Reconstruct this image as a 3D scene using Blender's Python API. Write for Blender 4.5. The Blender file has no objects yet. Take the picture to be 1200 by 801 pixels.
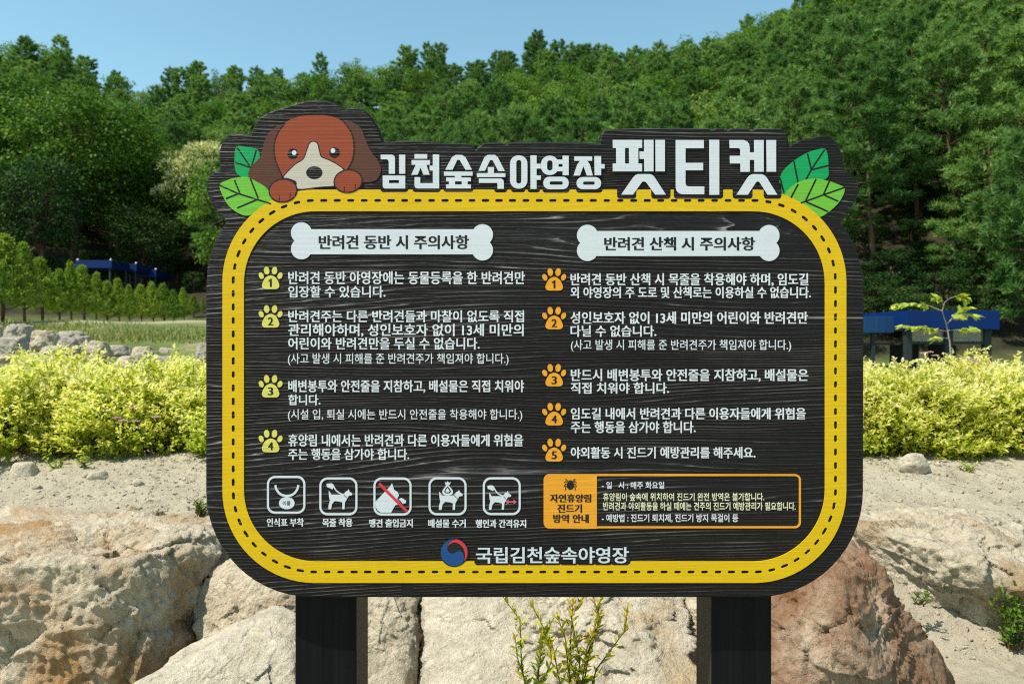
import bpy, bmesh, math, random
import numpy as np
from mathutils import Vector, Matrix

R = math.radians
SC = bpy.context.scene
COL = SC.collection

# ------------------------------------------------------------------ camera
CAM_Z = 1.5
FPX = 890.0                      # focal length in pixels of the 1200 px wide photograph
cam_d = bpy.data.cameras.new("camera")
cam_d.sensor_width = 36.0
cam_d.lens = FPX / 1200.0 * 36.0
cam_d.clip_start = 0.05
cam_d.clip_end = 5000.0
cam_d.dof.use_dof = True
cam_d.dof.focus_distance = 1.80
cam_d.dof.aperture_fstop = 6.3
cam = bpy.data.objects.new("camera", cam_d)
cam.location = (0, 0, CAM_Z)
cam.rotation_euler = (R(90), 0, 0)
COL.objects.link(cam)
SC.camera = cam

# ------------------------------------------------------------------ light
SUN_DIR = Vector((-0.46, -0.27, 0.85)).normalized()     # from the scene towards the sun
elev = math.asin(SUN_DIR.z)
world = bpy.data.worlds.new("World")
SC.world = world
world.use_nodes = True
wn = world.node_tree
bg = wn.nodes["Background"]
sky = wn.nodes.new("ShaderNodeTexSky")
sky.sky_type = 'NISHITA'
sky.sun_disc = False
sky.sun_elevation = elev
sky.sun_rotation = math.atan2(SUN_DIR.x, SUN_DIR.y)
sky.altitude = 300
sky.air_density = 1.1
sky.dust_density = 0.7
sky.ozone_density = 0.0
hue = wn.nodes.new("ShaderNodeMix"); hue.data_type = 'RGBA'; hue.blend_type = 'MULTIPLY'
hue.inputs[0].default_value = 1.0; hue.inputs[7].default_value = (0.79, 1.0, 0.89, 1)      # the photograph's cyan white balance
wn.links.new(sky.outputs[0], hue.inputs[6]); wn.links.new(hue.outputs[2], bg.inputs[0])
bg.inputs[1].default_value = 0.130
sun_d = bpy.data.lights.new("sun", 'SUN')
sun_d.energy = 4.1
sun_d.angle = R(0.53)
sun_d.color = (1.0, 0.935, 0.84)
sun = bpy.data.objects.new("sun", sun_d)
sun.rotation_euler = SUN_DIR.to_track_quat('Z', 'Y').to_euler()
sun.location = (-30, -10, 60)
COL.objects.link(sun)

SC.view_settings.view_transform = 'Standard'
SC.view_settings.look = 'None'
SC.view_settings.exposure = 0.72
SC.view_settings.gamma = 1.0
SC.view_settings.use_curve_mapping = False
SC.render.engine = 'CYCLES'
SC.cycles.use_denoising = False
SC.cycles.sample_clamp_indirect = 4.0
SC.cycles.pixel_filter_type = 'BLACKMAN_HARRIS'
SC.cycles.filter_width = 1.15
SC.cycles.max_bounces = 8
SC.cycles.diffuse_bounces = 3
SC.cycles.transparent_max_bounces = 8

# ------------------------------------------------------------------ helpers
def at(px, py, Y):
    """point at distance Y seen at pixel (px, py) of the 1200x801 photograph"""
    return Vector(((px - 600.0) / FPX * Y, Y, CAM_Z - (py - 400.5) / FPX * Y))

def tag(o, label=None, cat=None, group=None, kind=None):
    if label: o["label"] = label
    if cat: o["category"] = cat
    if group: o["group"] = group
    if kind: o["kind"] = kind
    return o

def link(name, me, mat=None, parent=None):
    o = bpy.data.objects.new(name, me)
    COL.objects.link(o)
    if mat is not None and len(me.materials) == 0:
        me.materials.append(mat)
    if parent is not None: o.parent = parent
    return o

def empty(name, loc, rz=0.0):
    o = bpy.data.objects.new(name, None)
    o.empty_display_size = 0.2
    o.location = loc
    o.rotation_euler = (0, 0, rz)
    COL.objects.link(o)
    return o

def np_mesh(name, V, F, tint=None, smooth=False):
    """triangles or quads from numpy arrays"""
    V = np.asarray(V, dtype=np.float32); F = np.asarray(F, dtype=np.int32)
    k = F.shape[1]
    me = bpy.data.meshes.new(name)
    me.vertices.add(len(V)); me.vertices.foreach_set("co", V.ravel())
    me.loops.add(F.size); me.loops.foreach_set("vertex_index", F.ravel())
    me.polygons.add(len(F))
    me.polygons.foreach_set("loop_start", np.arange(0, F.size, k, dtype=np.int32))
    me.polygons.foreach_set("loop_total", np.full(len(F), k, dtype=np.int32))
    if smooth: me.polygons.foreach_set("use_smooth", np.ones(len(F), dtype=bool))
    if tint is not None:
        a = me.attributes.new("tint", 'FLOAT', 'POINT')
        a.data.foreach_set("value", np.asarray(tint, dtype=np.float32))
    me.update(calc_edges=True)
    return me

_rng = np.random.default_rng(7)
_perm = _rng.permutation(256); _perm = np.concatenate([_perm, _perm, _perm])
_grad = _rng.normal(size=(256, 3)); _grad /= np.linalg.norm(_grad, axis=1)[:, None]

def perlin(P):
    P = np.asarray(P, dtype=np.float64)
    i = np.floor(P).astype(int); f = P - i; i &= 255
    u = f * f * f * (f * (f * 6 - 15) + 10)
    out = np.zeros(len(P))
    for dx in (0, 1):
        for dy in (0, 1):
            for dz in (0, 1):
                h = _perm[_perm[_perm[(i[:, 0] + dx) & 255] + ((i[:, 1] + dy) & 255)] + ((i[:, 2] + dz) & 255)]
                g = _grad[h]
                d = f - np.array([dx, dy, dz])
                w = ((u[:, 0] if dx else 1 - u[:, 0]) * (u[:, 1] if dy else 1 - u[:, 1]) * (u[:, 2] if dz else 1 - u[:, 2]))
                out += w * (g * d).sum(1)
    return out

def fbm(P, octs=4, gain=0.5):
    P = np.asarray(P, dtype=np.float64)
    s = np.zeros(len(P)); a = 1.0; k = 1.0
    for o in range(octs):
        s += a * perlin(P * k + 17.3 * o)
        a *= gain; k *= 2.03
    return s

# ------------------------------------------------------------------ materials
def new_mat(name):
    m = bpy.data.materials.new(name); m.use_nodes = True
    nt = m.node_tree
    return m, nt, nt.nodes["Principled BSDF"]

def node(nt, typ, **kw):
    n = nt.nodes.new(typ)
    for k, v in kw.items(): setattr(n, k, v)
    return n

def ramp(nt, stops, interp='LINEAR'):
    r = node(nt, "ShaderNodeValToRGB"); cr = r.color_ramp; cr.interpolation = interp
    while len(cr.elements) < len(stops): cr.elements.new(0.5)
    for e, (p, c) in zip(cr.elements, stops):
        e.position = p; e.color = (c[0], c[1], c[2], 1) if not isinstance(c, (int, float)) else (c, c, c, 1)
    return r

def noise_n(nt, vec, scale, detail=4, rough=0.55, dist=0.0):
    n = node(nt, "ShaderNodeTexNoise")
    n.inputs["Scale"].default_value = scale; n.inputs["Detail"].default_value = detail
    n.inputs["Roughness"].default_value = rough; n.inputs["Distortion"].default_value = dist
    if vec is not None: nt.links.new(vec, n.inputs["Vector"])
    return n

def math_n(nt, op, a, b=None, c=None):
    n = node(nt, "ShaderNodeMath", operation=op)
    for i, v in enumerate((a, b, c)):
        if v is None: continue
        if isinstance(v, (int, float)): n.inputs[i].default_value = v
        else: nt.links.new(v, n.inputs[i])
    return n.outputs[0]

def mix_c(nt, fac, a, b, mode='MIX'):
    n = node(nt, "ShaderNodeMix", data_type='RGBA', blend_type=mode)
    for sock, v in ((n.inputs[0], fac), (n.inputs[6], a), (n.inputs[7], b)):
        if isinstance(v, (int, float)): sock.default_value = v
        elif isinstance(v, tuple): sock.default_value = (v[0], v[1], v[2], 1)
        else: nt.links.new(v, sock)
    return n.outputs[2]

def grain_group():
    """sandblasted horizontal wood grain: 1 on the raised hard rings, 0 in the grooves"""
    g = bpy.data.node_groups.new("wood grain", 'ShaderNodeTree')
    g.interface.new_socket("Ridge", in_out='OUTPUT', socket_type='NodeSocketFloat')
    g.interface.new_socket("Height", in_out='OUTPUT', socket_type='NodeSocketFloat')
    out = node(g, "NodeGroupOutput")
    tc = node(g, "ShaderNodeTexCoord")
    sep = node(g, "ShaderNodeSeparateXYZ"); g.links.new(tc.outputs["Object"], sep.inputs[0])
    def vec(sx, sz, off=0.0):
        c = node(g, "ShaderNodeCombineXYZ")
        g.links.new(math_n(g, 'MULTIPLY', sep.outputs[0], sx), c.inputs[0])
        g.links.new(math_n(g, 'MULTIPLY', sep.outputs[2], sz), c.inputs[1])
        c.inputs[2].default_value = off
        return c.outputs[0]
    n1 = noise_n(g, vec(0.5, 3.0, 3.1), 1.0, 2, 0.5)
    n2 = noise_n(g, vec(1.8, 14.0, 8.3), 1.0, 2, 0.5)
    n3 = noise_n(g, vec(9.0, 320.0, 1.3), 1.0, 3, 0.6)
    n4 = noise_n(g, vec(2.0, 60.0, 5.7), 1.0, 2, 0.5)
    ph = math_n(g, 'MULTIPLY', sep.outputs[2], 106.0)
    ph = math_n(g, 'MULTIPLY_ADD', n1.outputs[0], 27.0, ph)
    ph = math_n(g, 'MULTIPLY_ADD', n2.outputs[0], 2.4, ph)
    ph = math_n(g, 'MULTIPLY_ADD', n4.outputs[0], 1.2, ph)
    fr = math_n(g, 'FRACT', ph)
    # saw-like ring: slow rise, sharp crest, quick fall
    up = math_n(g, 'POWER', fr, 2.6)
    dn = node(g, "ShaderNodeMapRange"); dn.inputs[1].default_value = 0.90; dn.inputs[2].default_value = 1.0
    dn.inputs[3].default_value = 1.0; dn.inputs[4].default_value = 0.0
    g.links.new(fr, dn.inputs[0])
    ridge = math_n(g, 'MULTIPLY', up, dn.outputs[0])
    amp = node(g, "ShaderNodeMapRange"); amp.inputs[1].default_value = 0.3; amp.inputs[2].default_value = 0.7
    amp.inputs[3].default_value = 0.35; amp.inputs[4].default_value = 1.25
    g.links.new(n4.outputs[0], amp.inputs[0])
    ridge = math_n(g, 'MULTIPLY', ridge, amp.outputs[0])
    h = math_n(g, 'MULTIPLY_ADD', n3.outputs[0], 0.55, ridge)
    g.links.new(ridge, out.inputs[0]); g.links.new(h, out.inputs[1])
    return g
GRAIN = grain_group()

def bump_n(nt, height, strength, dist, bsdf):
    b = node(nt, "ShaderNodeBump"); b.inputs["Strength"].default_value = strength
    b.inputs["Distance"].default_value = dist
    nt.links.new(height, b.inputs["Height"]); nt.links.new(b.outputs[0], bsdf.inputs["Normal"])
    return b

def m_board():
    m, nt, p = new_mat("black sandblasted wood")
    g = node(nt, "ShaderNodeGroup"); g.node_tree = GRAIN
    tc = node(nt, "ShaderNodeTexCoord")
    n = noise_n(nt, tc.outputs["Object"], 5.0, 5, 0.6)
    worn_glint = math_n(nt, 'MULTIPLY', math_n(nt, 'SMOOTH_MIN', g.outputs[0], 1.0, 0.1), n.outputs[0])
    r = ramp(nt, [(0.0, (0.0050, 0.0048, 0.0056)), (0.24, (0.011, 0.0105, 0.011)), (0.48, (0.27, 0.26, 0.26))])  # pale crests: wear, plus the ridges' highlights put into the colour
    nt.links.new(worn_glint, r.inputs[0]); nt.links.new(r.outputs[0], p.inputs["Base Color"])
    p.inputs["Roughness"].default_value = 0.46
    p.inputs["Specular IOR Level"].default_value = 0.24
    bump_n(nt, g.outputs[1], 1.0, 0.0050, p)
    return m

def m_paint(name, col, rough=0.5, grain=0.25, groove=0.0, wear=0.06):
    """paint on wood: faint grain relief, grooves where the paint does not reach"""
    m, nt, p = new_mat(name)
    g = node(nt, "ShaderNodeGroup"); g.node_tree = GRAIN
    tc = node(nt, "ShaderNodeTexCoord")
    n = noise_n(nt, tc.outputs["Object"], 9.0, 5, 0.65)
    mp = node(nt, "ShaderNodeMapping"); mp.inputs["Scale"].default_value = (6, 1, 160)
    nt.links.new(tc.outputs["Object"], mp.inputs[0])
    st = noise_n(nt, mp.outputs[0], 1.0, 3, 0.6)
    r = ramp(nt, [(0.25, 1.0 - wear), (0.75, 1.0)]); nt.links.new(n.outputs[0], r.inputs[0])
    r2 = ramp(nt, [(0.3, 1.0 - wear * 1.3), (0.6, 1.0)]); nt.links.new(st.outputs[0], r2.inputs[0])
    c = mix_c(nt, 1.0, col, r.outputs[0], 'MULTIPLY')
    c = mix_c(nt, 1.0, c, r2.outputs[0], 'MULTIPLY')
    if groove > 0:
        k = ramp(nt, [(0.0, groove), (0.05, groove), (0.16, 0.0)]); nt.links.new(g.outputs[0], k.inputs[0])
        c = mix_c(nt, k.outputs[0], c, (0.012, 0.012, 0.013))
    nt.links.new(c, p.inputs["Base Color"])
    p.inputs["Roughness"].default_value = rough
    p.inputs["Specular IOR Level"].default_value = 0.2
    bump_n(nt, g.outputs[1], grain, 0.0012, p)
    return m

def srgb(r, g, b):
    f = lambda c: (c / 255 / 12.92) if c / 255 <= 0.04045 else ((c / 255 + 0.055) / 1.055) ** 2.4
    return (f(r), f(g), f(b))

M = {}
M['board'] = m_board()
M['white'] = m_paint("white sign paint", (0.55, 0.59, 0.625), 0.5, 0.15, 0.0, 0.05)
M['text'] = m_paint("white lettering paint", (0.65, 0.68, 0.71), 0.5, 0.25, 0.16, 0.06)
M['cream'] = m_paint("pale yellow lettering paint", (0.74, 0.72, 0.48), 0.5, 0.25, 0.10, 0.06)
M['yellow'] = m_paint("yellow border paint", (0.63, 0.41, 0.005), 0.45, 0.2, 0.0, 0.07)
M['black'] = m_paint("black sign paint", (0.012, 0.012, 0.014), 0.5, 0.7, 0.0, 0.05)
M['rust'] = m_paint("rust brown paint", (0.275, 0.054, 0.020), 0.5, 0.3, 0.0, 0.12)
M['ear'] = m_paint("dark brown paint", (0.098, 0.036, 0.022), 0.5, 0.3, 0.0, 0.12)
M['beige'] = m_paint("warm grey paint", (0.50, 0.45, 0.38), 0.5, 0.25, 0.0, 0.08)
M['green'] = m_paint("emerald paint", (0.004, 0.30, 0.085), 0.5, 0.25, 0.0, 0.08)
M['lime'] = m_paint("light green paint", (0.14, 0.43, 0.040), 0.5, 0.25, 0.0, 0.08)
M['paw_yellow'] = m_paint("pale yellow paint", (0.60, 0.55, 0.11), 0.5, 0.25, 0.0, 0.08)
M['orange'] = m_paint("orange paint", (0.72, 0.31, 0.022), 0.5, 0.25, 0.0, 0.08)
M['red'] = m_paint("red paint", (0.55, 0.035, 0.045), 0.5, 0.2, 0.0, 0.06)
M['pink'] = m_paint("pinkish red paint", (0.62, 0.10, 0.13), 0.5, 0.2, 0.0, 0.06)
M['blue'] = m_paint("navy blue paint", (0.010, 0.062, 0.20), 0.5, 0.2, 0.0, 0.06)

def m_post():
    m, nt, p = new_mat("black brown post timber")
    tc = node(nt, "ShaderNodeTexCoord")
    mp = node(nt, "ShaderNodeMapping"); mp.inputs["Scale"].default_value = (110, 110, 2.2)
    nt.links.new(tc.outputs["Object"], mp.inputs[0])
    n = noise_n(nt, mp.outputs[0], 1.0, 4, 0.6)
    geo = node(nt, "ShaderNodeNewGeometry")
    r = ramp(nt, [(0.3, (0.0020, 0.0022, 0.003)), (0.7, (0.0055, 0.006, 0.0075))])
    nt.links.new(n.outputs[0], r.inputs[0])
    # the sides are a lighter, browner tone than the front
    r2 = ramp(nt, [(0.3, (0.020, 0.015, 0.009)), (0.7, (0.045, 0.033, 0.021))]); nt.links.new(n.outputs[0], r2.inputs[0])
    s = node(nt, "ShaderNodeSeparateXYZ"); nt.links.new(tc.outputs["Normal"], s.inputs[0])
    side = math_n(nt, 'GREATER_THAN', math_n(nt, 'ABSOLUTE', s.outputs[0]), 0.7)
    c = mix_c(nt, side, r.outputs[0], r2.outputs[0])
    nt.links.new(c, p.inputs["Base Color"])
    p.inputs["Roughness"].default_value = 0.6
    p.inputs["Specular IOR Level"].default_value = 0.12
    bump_n(nt, n.outputs[0], 0.35, 0.002, p)
    return m
M['post'] = m_post()

def m_rock(name, base, dark, rust=None, rust_amt=0.0, moss=0.0, bump=1.0):
    m, nt, p = new_mat(name)
    tc = node(nt, "ShaderNodeTexCoord"); V = tc.outputs["Object"]
    big = noise_n(nt, V, 2.3, 6, 0.6, 0.6)
    mid = noise_n(nt, V, 11.0, 8, 0.68, 0.3)
    fine = noise_n(nt, V, 70.0, 8, 0.75)
    r = ramp(nt, [(0.28, dark), (0.52, base), (0.75, tuple(min(0.75, c * 1.22) for c in base))])
    nt.links.new(mid.outputs[0], r.inputs[0])
    c = r.outputs[0]
    if rust is not None:
        rr = ramp(nt, [(0.50 - rust_amt, 0.0), (0.62 - rust_amt * 0.6, 1.0)]); nt.links.new(big.outputs[0], rr.inputs[0])
        brk = math_n(nt, 'MULTIPLY', rr.outputs[0], math_n(nt, 'MULTIPLY_ADD', mid.outputs[0], 1.5, 0.05))
        c = mix_c(nt, brk, c, rust)
    fr = ramp(nt, [(0.30, 0.70), (0.46, 0.97), (0.7, 1.12)]); nt.links.new(fine.outputs[0], fr.inputs[0])
    c = mix_c(nt, 1.0, c, fr.outputs[0], 'MULTIPLY')
    vo = node(nt, "ShaderNodeTexVoronoi"); vo.inputs["Scale"].default_value = 210.0; nt.links.new(V, vo.inputs["Vector"])
    sp = ramp(nt, [(0.0, 0.72), (0.18, 1.0), (1.0, 1.0)]); nt.links.new(vo.outputs["Distance"], sp.inputs[0])
    c = mix_c(nt, 0.8, c, sp.outputs[0], 'MULTIPLY')
    nt.links.new(c, p.inputs["Base Color"])
    p.inputs["Roughness"].default_value = 0.88
    p.inputs["Specular IOR Level"].default_value = 0.25
    pit = noise_n(nt, V, 38.0, 6, 0.7, 0.4)
    h = math_n(nt, 'MULTIPLY_ADD', fine.outputs[0], 0.30, math_n(nt, 'MULTIPLY_ADD', pit.outputs[0], 0.75, mid.outputs[0]))
    bump_n(nt, h, 0.9 * bump, 0.030, p)
    return m
M['rock_sand'] = m_rock("sandy beige granite", (0.53, 0.45, 0.32), (0.35, 0.28, 0.18), (0.36, 0.205, 0.080), 0.045)
M['rock_pale'] = m_rock("pale granite", (0.54, 0.475, 0.36), (0.40, 0.34, 0.24), (0.44, 0.32, 0.17), -0.03)
M['rock_red'] = m_rock("rust stained granite", (0.50, 0.40, 0.28), (0.21, 0.13, 0.075), (0.205, 0.088, 0.036), 0.20)
M['rock_brown'] = m_rock("brown weathered granite", (0.50, 0.43, 0.31), (0.30, 0.245, 0.16), (0.32, 0.21, 0.10), 0.0)
M['rock_grey'] = m_rock("grey stone", (0.378, 0.340, 0.267), (0.189, 0.163, 0.120))

def m_ground():
    m, nt, p = new_mat("sandy ground, grass and forest floor")
    tc = node(nt, "ShaderNodeTexCoord"); V = tc.outputs["Object"]
    a = noise_n(nt, V, 3.0, 6, 0.6); b = noise_n(nt, V, 28.0, 6, 0.7); c3 = noise_n(nt, V, 160.0, 6, 0.75)
    r = ramp(nt, [(0.28, (0.25, 0.205, 0.135)), (0.46, (0.46, 0.40, 0.285)), (0.72, (0.56, 0.50, 0.37))])
    nt.links.new(math_n(nt, 'MULTIPLY_ADD', b.outputs[0], 0.55, math_n(nt, 'MULTIPLY', a.outputs[0], 0.45)), r.inputs[0])
    fr = ramp(nt, [(0.28, 0.62), (0.42, 0.96), (0.7, 1.08)]); nt.links.new(c3.outputs[0], fr.inputs[0])
    sand = mix_c(nt, 1.0, r.outputs[0], fr.outputs[0], 'MULTIPLY')
    gn = noise_n(nt, V, 0.9, 6, 0.65)
    gr = ramp(nt, [(0.34, (0.085, 0.12, 0.028)), (0.54, (0.15, 0.18, 0.05)), (0.64, (0.30, 0.26, 0.14)), (0.78, (0.42, 0.36, 0.24))])
    nt.links.new(gn.outputs[0], gr.inputs[0])
    fl = ramp(nt, [(0.3, (0.014, 0.017, 0.007)), (0.7, (0.050, 0.038, 0.022))]); nt.links.new(a.outputs[0], fl.inputs[0])
    at_ = node(nt, "ShaderNodeAttribute", attribute_name="tint")
    k1 = ramp(nt, [(0.15, 0.0), (0.45, 1.0)]); k2 = ramp(nt, [(0.6, 0.0), (0.9, 1.0)])
    nt.links.new(at_.outputs["Fac"], k1.inputs[0]); nt.links.new(at_.outputs["Fac"], k2.inputs[0])
    col = mix_c(nt, k1.outputs[0], sand, gr.outputs[0]); col = mix_c(nt, k2.outputs[0], col, fl.outputs[0])
    nt.links.new(col, p.inputs["Base Color"])
    p.inputs["Roughness"].default_value = 0.95; p.inputs["Specular IOR Level"].default_value = 0.15
    h = math_n(nt, 'MULTIPLY_ADD', c3.outputs[0], 0.45, b.outputs[0])
    bump_n(nt, h, 0.95, 0.026, p)
    return m
M['ground'] = m_ground()

def m_leaf(name, stops, trans=0.35, rough=0.6, vary=0.25, spec=0.12):
    m, nt, p = new_mat(name)
    at_ = node(nt, "ShaderNodeAttribute", attribute_name="tint")
    r = ramp(nt, stops); nt.links.new(at_.outputs["Fac"], r.inputs[0])
    oi = node(nt, "ShaderNodeObjectInfo")
    hs = node(nt, "ShaderNodeHueSaturation")
    hs.inputs["Hue"].default_value = 0.5
    v = math_n(nt, 'MULTIPLY_ADD', oi.outputs["Random"], vary, 1.04 - vary / 2)
    nt.links.new(v, hs.inputs["Value"])
    hue = math_n(nt, 'MULTIPLY_ADD', oi.outputs["Random"], -0.03, 0.513)
    nt.links.new(hue, hs.inputs["Hue"])
    nt.links.new(r.outputs[0], hs.inputs["Color"])
    nt.links.new(hs.outputs[0], p.inputs["Base Color"])
    p.inputs["Roughness"].default_value = rough; p.inputs["Specular IOR Level"].default_value = spec
    tr = node(nt, "ShaderNodeBsdfTranslucent")
    bright = mix_c(nt, 1.0, hs.outputs[0], (1.0, 1.0, 0.55), 'MULTIPLY')
    nt.links.new(bright, tr.inputs[0])
    mx = node(nt, "ShaderNodeMixShader"); mx.inputs[0].default_value = trans
    nt.links.new(p.outputs[0], mx.inputs[1]); nt.links.new(tr.outputs[0], mx.inputs[2])
    nt.links.new(mx.outputs[0], nt.nodes["Material Output"].inputs[0])
    return m
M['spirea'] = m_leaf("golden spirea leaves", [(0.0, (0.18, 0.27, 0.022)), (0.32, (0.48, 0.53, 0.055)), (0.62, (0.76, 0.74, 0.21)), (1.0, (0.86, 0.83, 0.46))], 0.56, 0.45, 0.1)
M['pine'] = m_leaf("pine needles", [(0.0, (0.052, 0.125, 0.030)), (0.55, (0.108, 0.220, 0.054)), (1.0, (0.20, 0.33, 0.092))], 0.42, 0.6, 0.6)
M['broad'] = m_leaf("broad leaves", [(0.0, (0.045, 0.125, 0.018)), (0.55, (0.105, 0.220, 0.030)), (1.0, (0.22, 0.36, 0.055))], 0.45, 0.6, 0.5)
M['broad_dark'] = m_leaf("shade darkened broad leaves", [(0.0, (0.026, 0.075, 0.010)), (0.55, (0.070, 0.155, 0.020)), (1.0, (0.21, 0.34, 0.040))], 0.36, 0.6, 0.35)  # broad leaves darkened: crown shade put into the colour, also a hillside variant
M['broad_shade'] = m_leaf("low broad leaves darkened for shade", [(0.0, (0.014, 0.040, 0.010)), (0.55, (0.032, 0.075, 0.016)), (1.0, (0.080, 0.15, 0.03))], 0.25, 0.6, 0.35)  # darkened broad leaves: shade below the taller trees is put into the colour
M['broad_pale'] = m_leaf("pale broad leaves", [(0.0, (0.085, 0.155, 0.035)), (0.55, (0.15, 0.24, 0.055)), (1.0, (0.26, 0.36, 0.11))], 0.4, 0.6, 0.4)
M['arbor'] = m_leaf("arborvitae sprays", [(0.0, (0.11, 0.19, 0.026)), (0.6, (0.21, 0.32, 0.042)), (1.0, (0.34, 0.44, 0.08))], 0.45, 0.55, 0.3)
M['blossom'] = m_leaf("pale chestnut catkins", [(0.0, (0.50, 0.52, 0.20)), (1.0, (0.72, 0.70, 0.40))], 0.2, 0.7, 0.1)
M['sapling'] = m_leaf("fresh green sapling leaves", [(0.0, (0.26, 0.38, 0.04)), (1.0, (0.48, 0.56, 0.09))], 0.4, 0.4, 0.1)
M['weed'] = m_leaf("weed leaves", [(0.0, (0.20, 0.30, 0.025)), (0.45, (0.46, 0.47, 0.04)), (1.0, (0.66, 0.46, 0.09))], 0.35, 0.4, 0.1)
M['herb'] = m_leaf("bright green herb leaves", [(0.0, (0.06, 0.15, 0.015)), (1.0, (0.16, 0.29, 0.03))], 0.35, 0.4, 0.1)
M['grass'] = m_leaf("grass blades", [(0.0, (0.12, 0.17, 0.03)), (0.6, (0.22, 0.26, 0.06)), (1.0, (0.42, 0.36, 0.17))], 0.3, 0.6, 0.1)
M['flower'] = m_leaf("pink flower heads", [(0.0, (0.58, 0.30, 0.38)), (1.0, (0.80, 0.55, 0.62))], 0.3, 0.6, 0.1)

def m_simple(name, col, rough=0.6, var=0.25, scale=20.0, bump=0.3, stretch=(1, 1, 1), metal=0.0):
    m, nt, p = new_mat(name)
    tc = node(nt, "ShaderNodeTexCoord"); mp = node(nt, "ShaderNodeMapping"); mp.inputs["Scale"].default_value = stretch
    nt.links.new(tc.outputs["Object"], mp.inputs[0])
    n = noise_n(nt, mp.outputs[0], scale, 5, 0.6)
    r = ramp(nt, [(0.25, tuple(c * (1 - var) for c in col)), (0.75, tuple(min(1, c * (1 + var)) for c in col))])
    nt.links.new(n.outputs[0], r.inputs[0]); nt.links.new(r.outputs[0], p.inputs["Base Color"])
    p.inputs["Roughness"].default_value = rough; p.inputs["Metallic"].default_value = metal; p.inputs["Specular IOR Level"].default_value = 0.15
    bump_n(nt, n.outputs[0], bump, 0.01, p)
    return m
M['bark'] = m_simple("tree bark", (0.085, 0.060, 0.042), 0.9, 0.5, 6.0, 0.8, (3, 3, 0.6))
M['bark_pine'] = m_simple("red pine bark", (0.12, 0.070, 0.045), 0.9, 0.5, 6.0, 0.8, (3, 3, 0.6))
M['twig'] = m_simple("brown twigs", (0.10, 0.065, 0.035), 0.8, 0.3, 40.0, 0.3)
M['pale_bark'] = m_simple("pale grey sapling bark", (0.25, 0.22, 0.19), 0.8, 0.3, 30.0, 0.3)
M['blue_metal'] = m_simple("blue painted sheet metal", (0.0012, 0.020, 0.110), 0.6, 0.10, 1.2, 0.05)
M['blue_slats'] = m_simple("blue grey ribbed sheet", (0.012, 0.046, 0.13), 0.6, 0.25, 1.0, 0.3, (14, 1, 0.2))
M['grey_frame'] = m_simple("grey green steel frame", (0.026, 0.036, 0.038), 0.6, 0.15, 3.0, 0.1)
M['dark_wall'] = m_simple("shaded dark interior", (0.020, 0.022, 0.022), 0.8, 0.3, 4.0, 0.2)  # interior shade is put into this dark colour
M['timber_floor'] = m_simple("weathered deck boards", (0.22, 0.17, 0.12), 0.8, 0.3, 6.0, 0.3)
M['lamp_white'] = m_simple("white cap", (0.75, 0.75, 0.72), 0.4, 0.05, 5.0, 0.0)
M['tape'] = m_simple("black tape", (0.010, 0.010, 0.011), 0.7, 0.2, 60.0, 0.1)
M['litter'] = m_leaf("dry leaf litter", [(0.0, (0.10, 0.075, 0.045)), (1.0, (0.38, 0.31, 0.21))], 0.1, 0.8, 0.1)

def m_glass():
    m, nt, p = new_mat("window glass")
    p.inputs["Base Color"].default_value = (0.75, 0.82, 0.80, 1)
    p.inputs["Transmission Weight"].default_value = 0.9
    p.inputs["Roughness"].default_value = 0.03
    tc = node(nt, "ShaderNodeTexCoord"); n = noise_n(nt, tc.outputs["Object"], 1.5, 2)
    bump_n(nt, n.outputs[0], 0.05, 0.01, p)
    return m
M['glass'] = m_glass()

# ------------------------------------------------------------------ mesh builders
class MB:
    def __init__(s): s.v = []; s.f = []
    def add(s, V, F):
        o = len(s.v); s.v.extend([tuple(v) for v in V]); s.f.extend([tuple(i + o for i in f) for f in F])
    def box(s, x0, x1, y0, y1, z0, z1):
        V = [(x0, y0, z0), (x1, y0, z0), (x1, y1, z0), (x0, y1, z0), (x0, y0, z1), (x1, y0, z1), (x1, y1, z1), (x0, y1, z1)]
        s.add(V, [(3, 2, 1, 0), (4, 5, 6, 7), (0, 1, 5, 4), (1, 2, 6, 5), (2, 3, 7, 6), (3, 0, 4, 7)])
    def tube(s, pts, rads, n=8):
        pts = [Vector(p) for p in pts]; V = []; F = []
        for i, p in enumerate(pts):
            d = (pts[min(i + 1, len(pts) - 1)] - pts[max(i - 1, 0)])
            d = d.normalized() if d.length > 1e-9 else Vector((0, 0, 1))
            a = Vector((1, 0, 0)) if abs(d.x) < 0.8 else Vector((0, 1, 0))
            u = d.cross(a).normalized(); w = d.cross(u)
            for k in range(n):
                t = 2 * math.pi * k / n
                V.append(p + (u * math.cos(t) + w * math.sin(t)) * rads[i])
        for i in range(len(pts) - 1):
            for k in range(n):
                F.append((i * n + k, i * n + (k + 1) % n, (i + 1) * n + (k + 1) % n, (i + 1) * n + k))
        F.append(tuple(range(n - 1, -1, -1))); F.append(tuple((len(pts) - 1) * n + k for k in range(n)))
        s.add(V, F)
    def mesh(s, name, smooth=False):
        me = bpy.data.meshes.new(name); me.from_pydata(s.v, [], s.f)
        if smooth:
            for p in me.polygons: p.use_smooth = True
        me.update(); return me
    def build(s, name, mat, parent=None, bevel=0.0, smooth=False):
        me = s.mesh(name, smooth)
        if bevel > 0:
            bm = bmesh.new(); bm.from_mesh(me)
            bmesh.ops.bevel(bm, geom=list(bm.edges), offset=bevel, segments=2, affect='EDGES', profile=0.6)
            bm.to_mesh(me); bm.free()
        return link(name, me, mat, parent)

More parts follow.
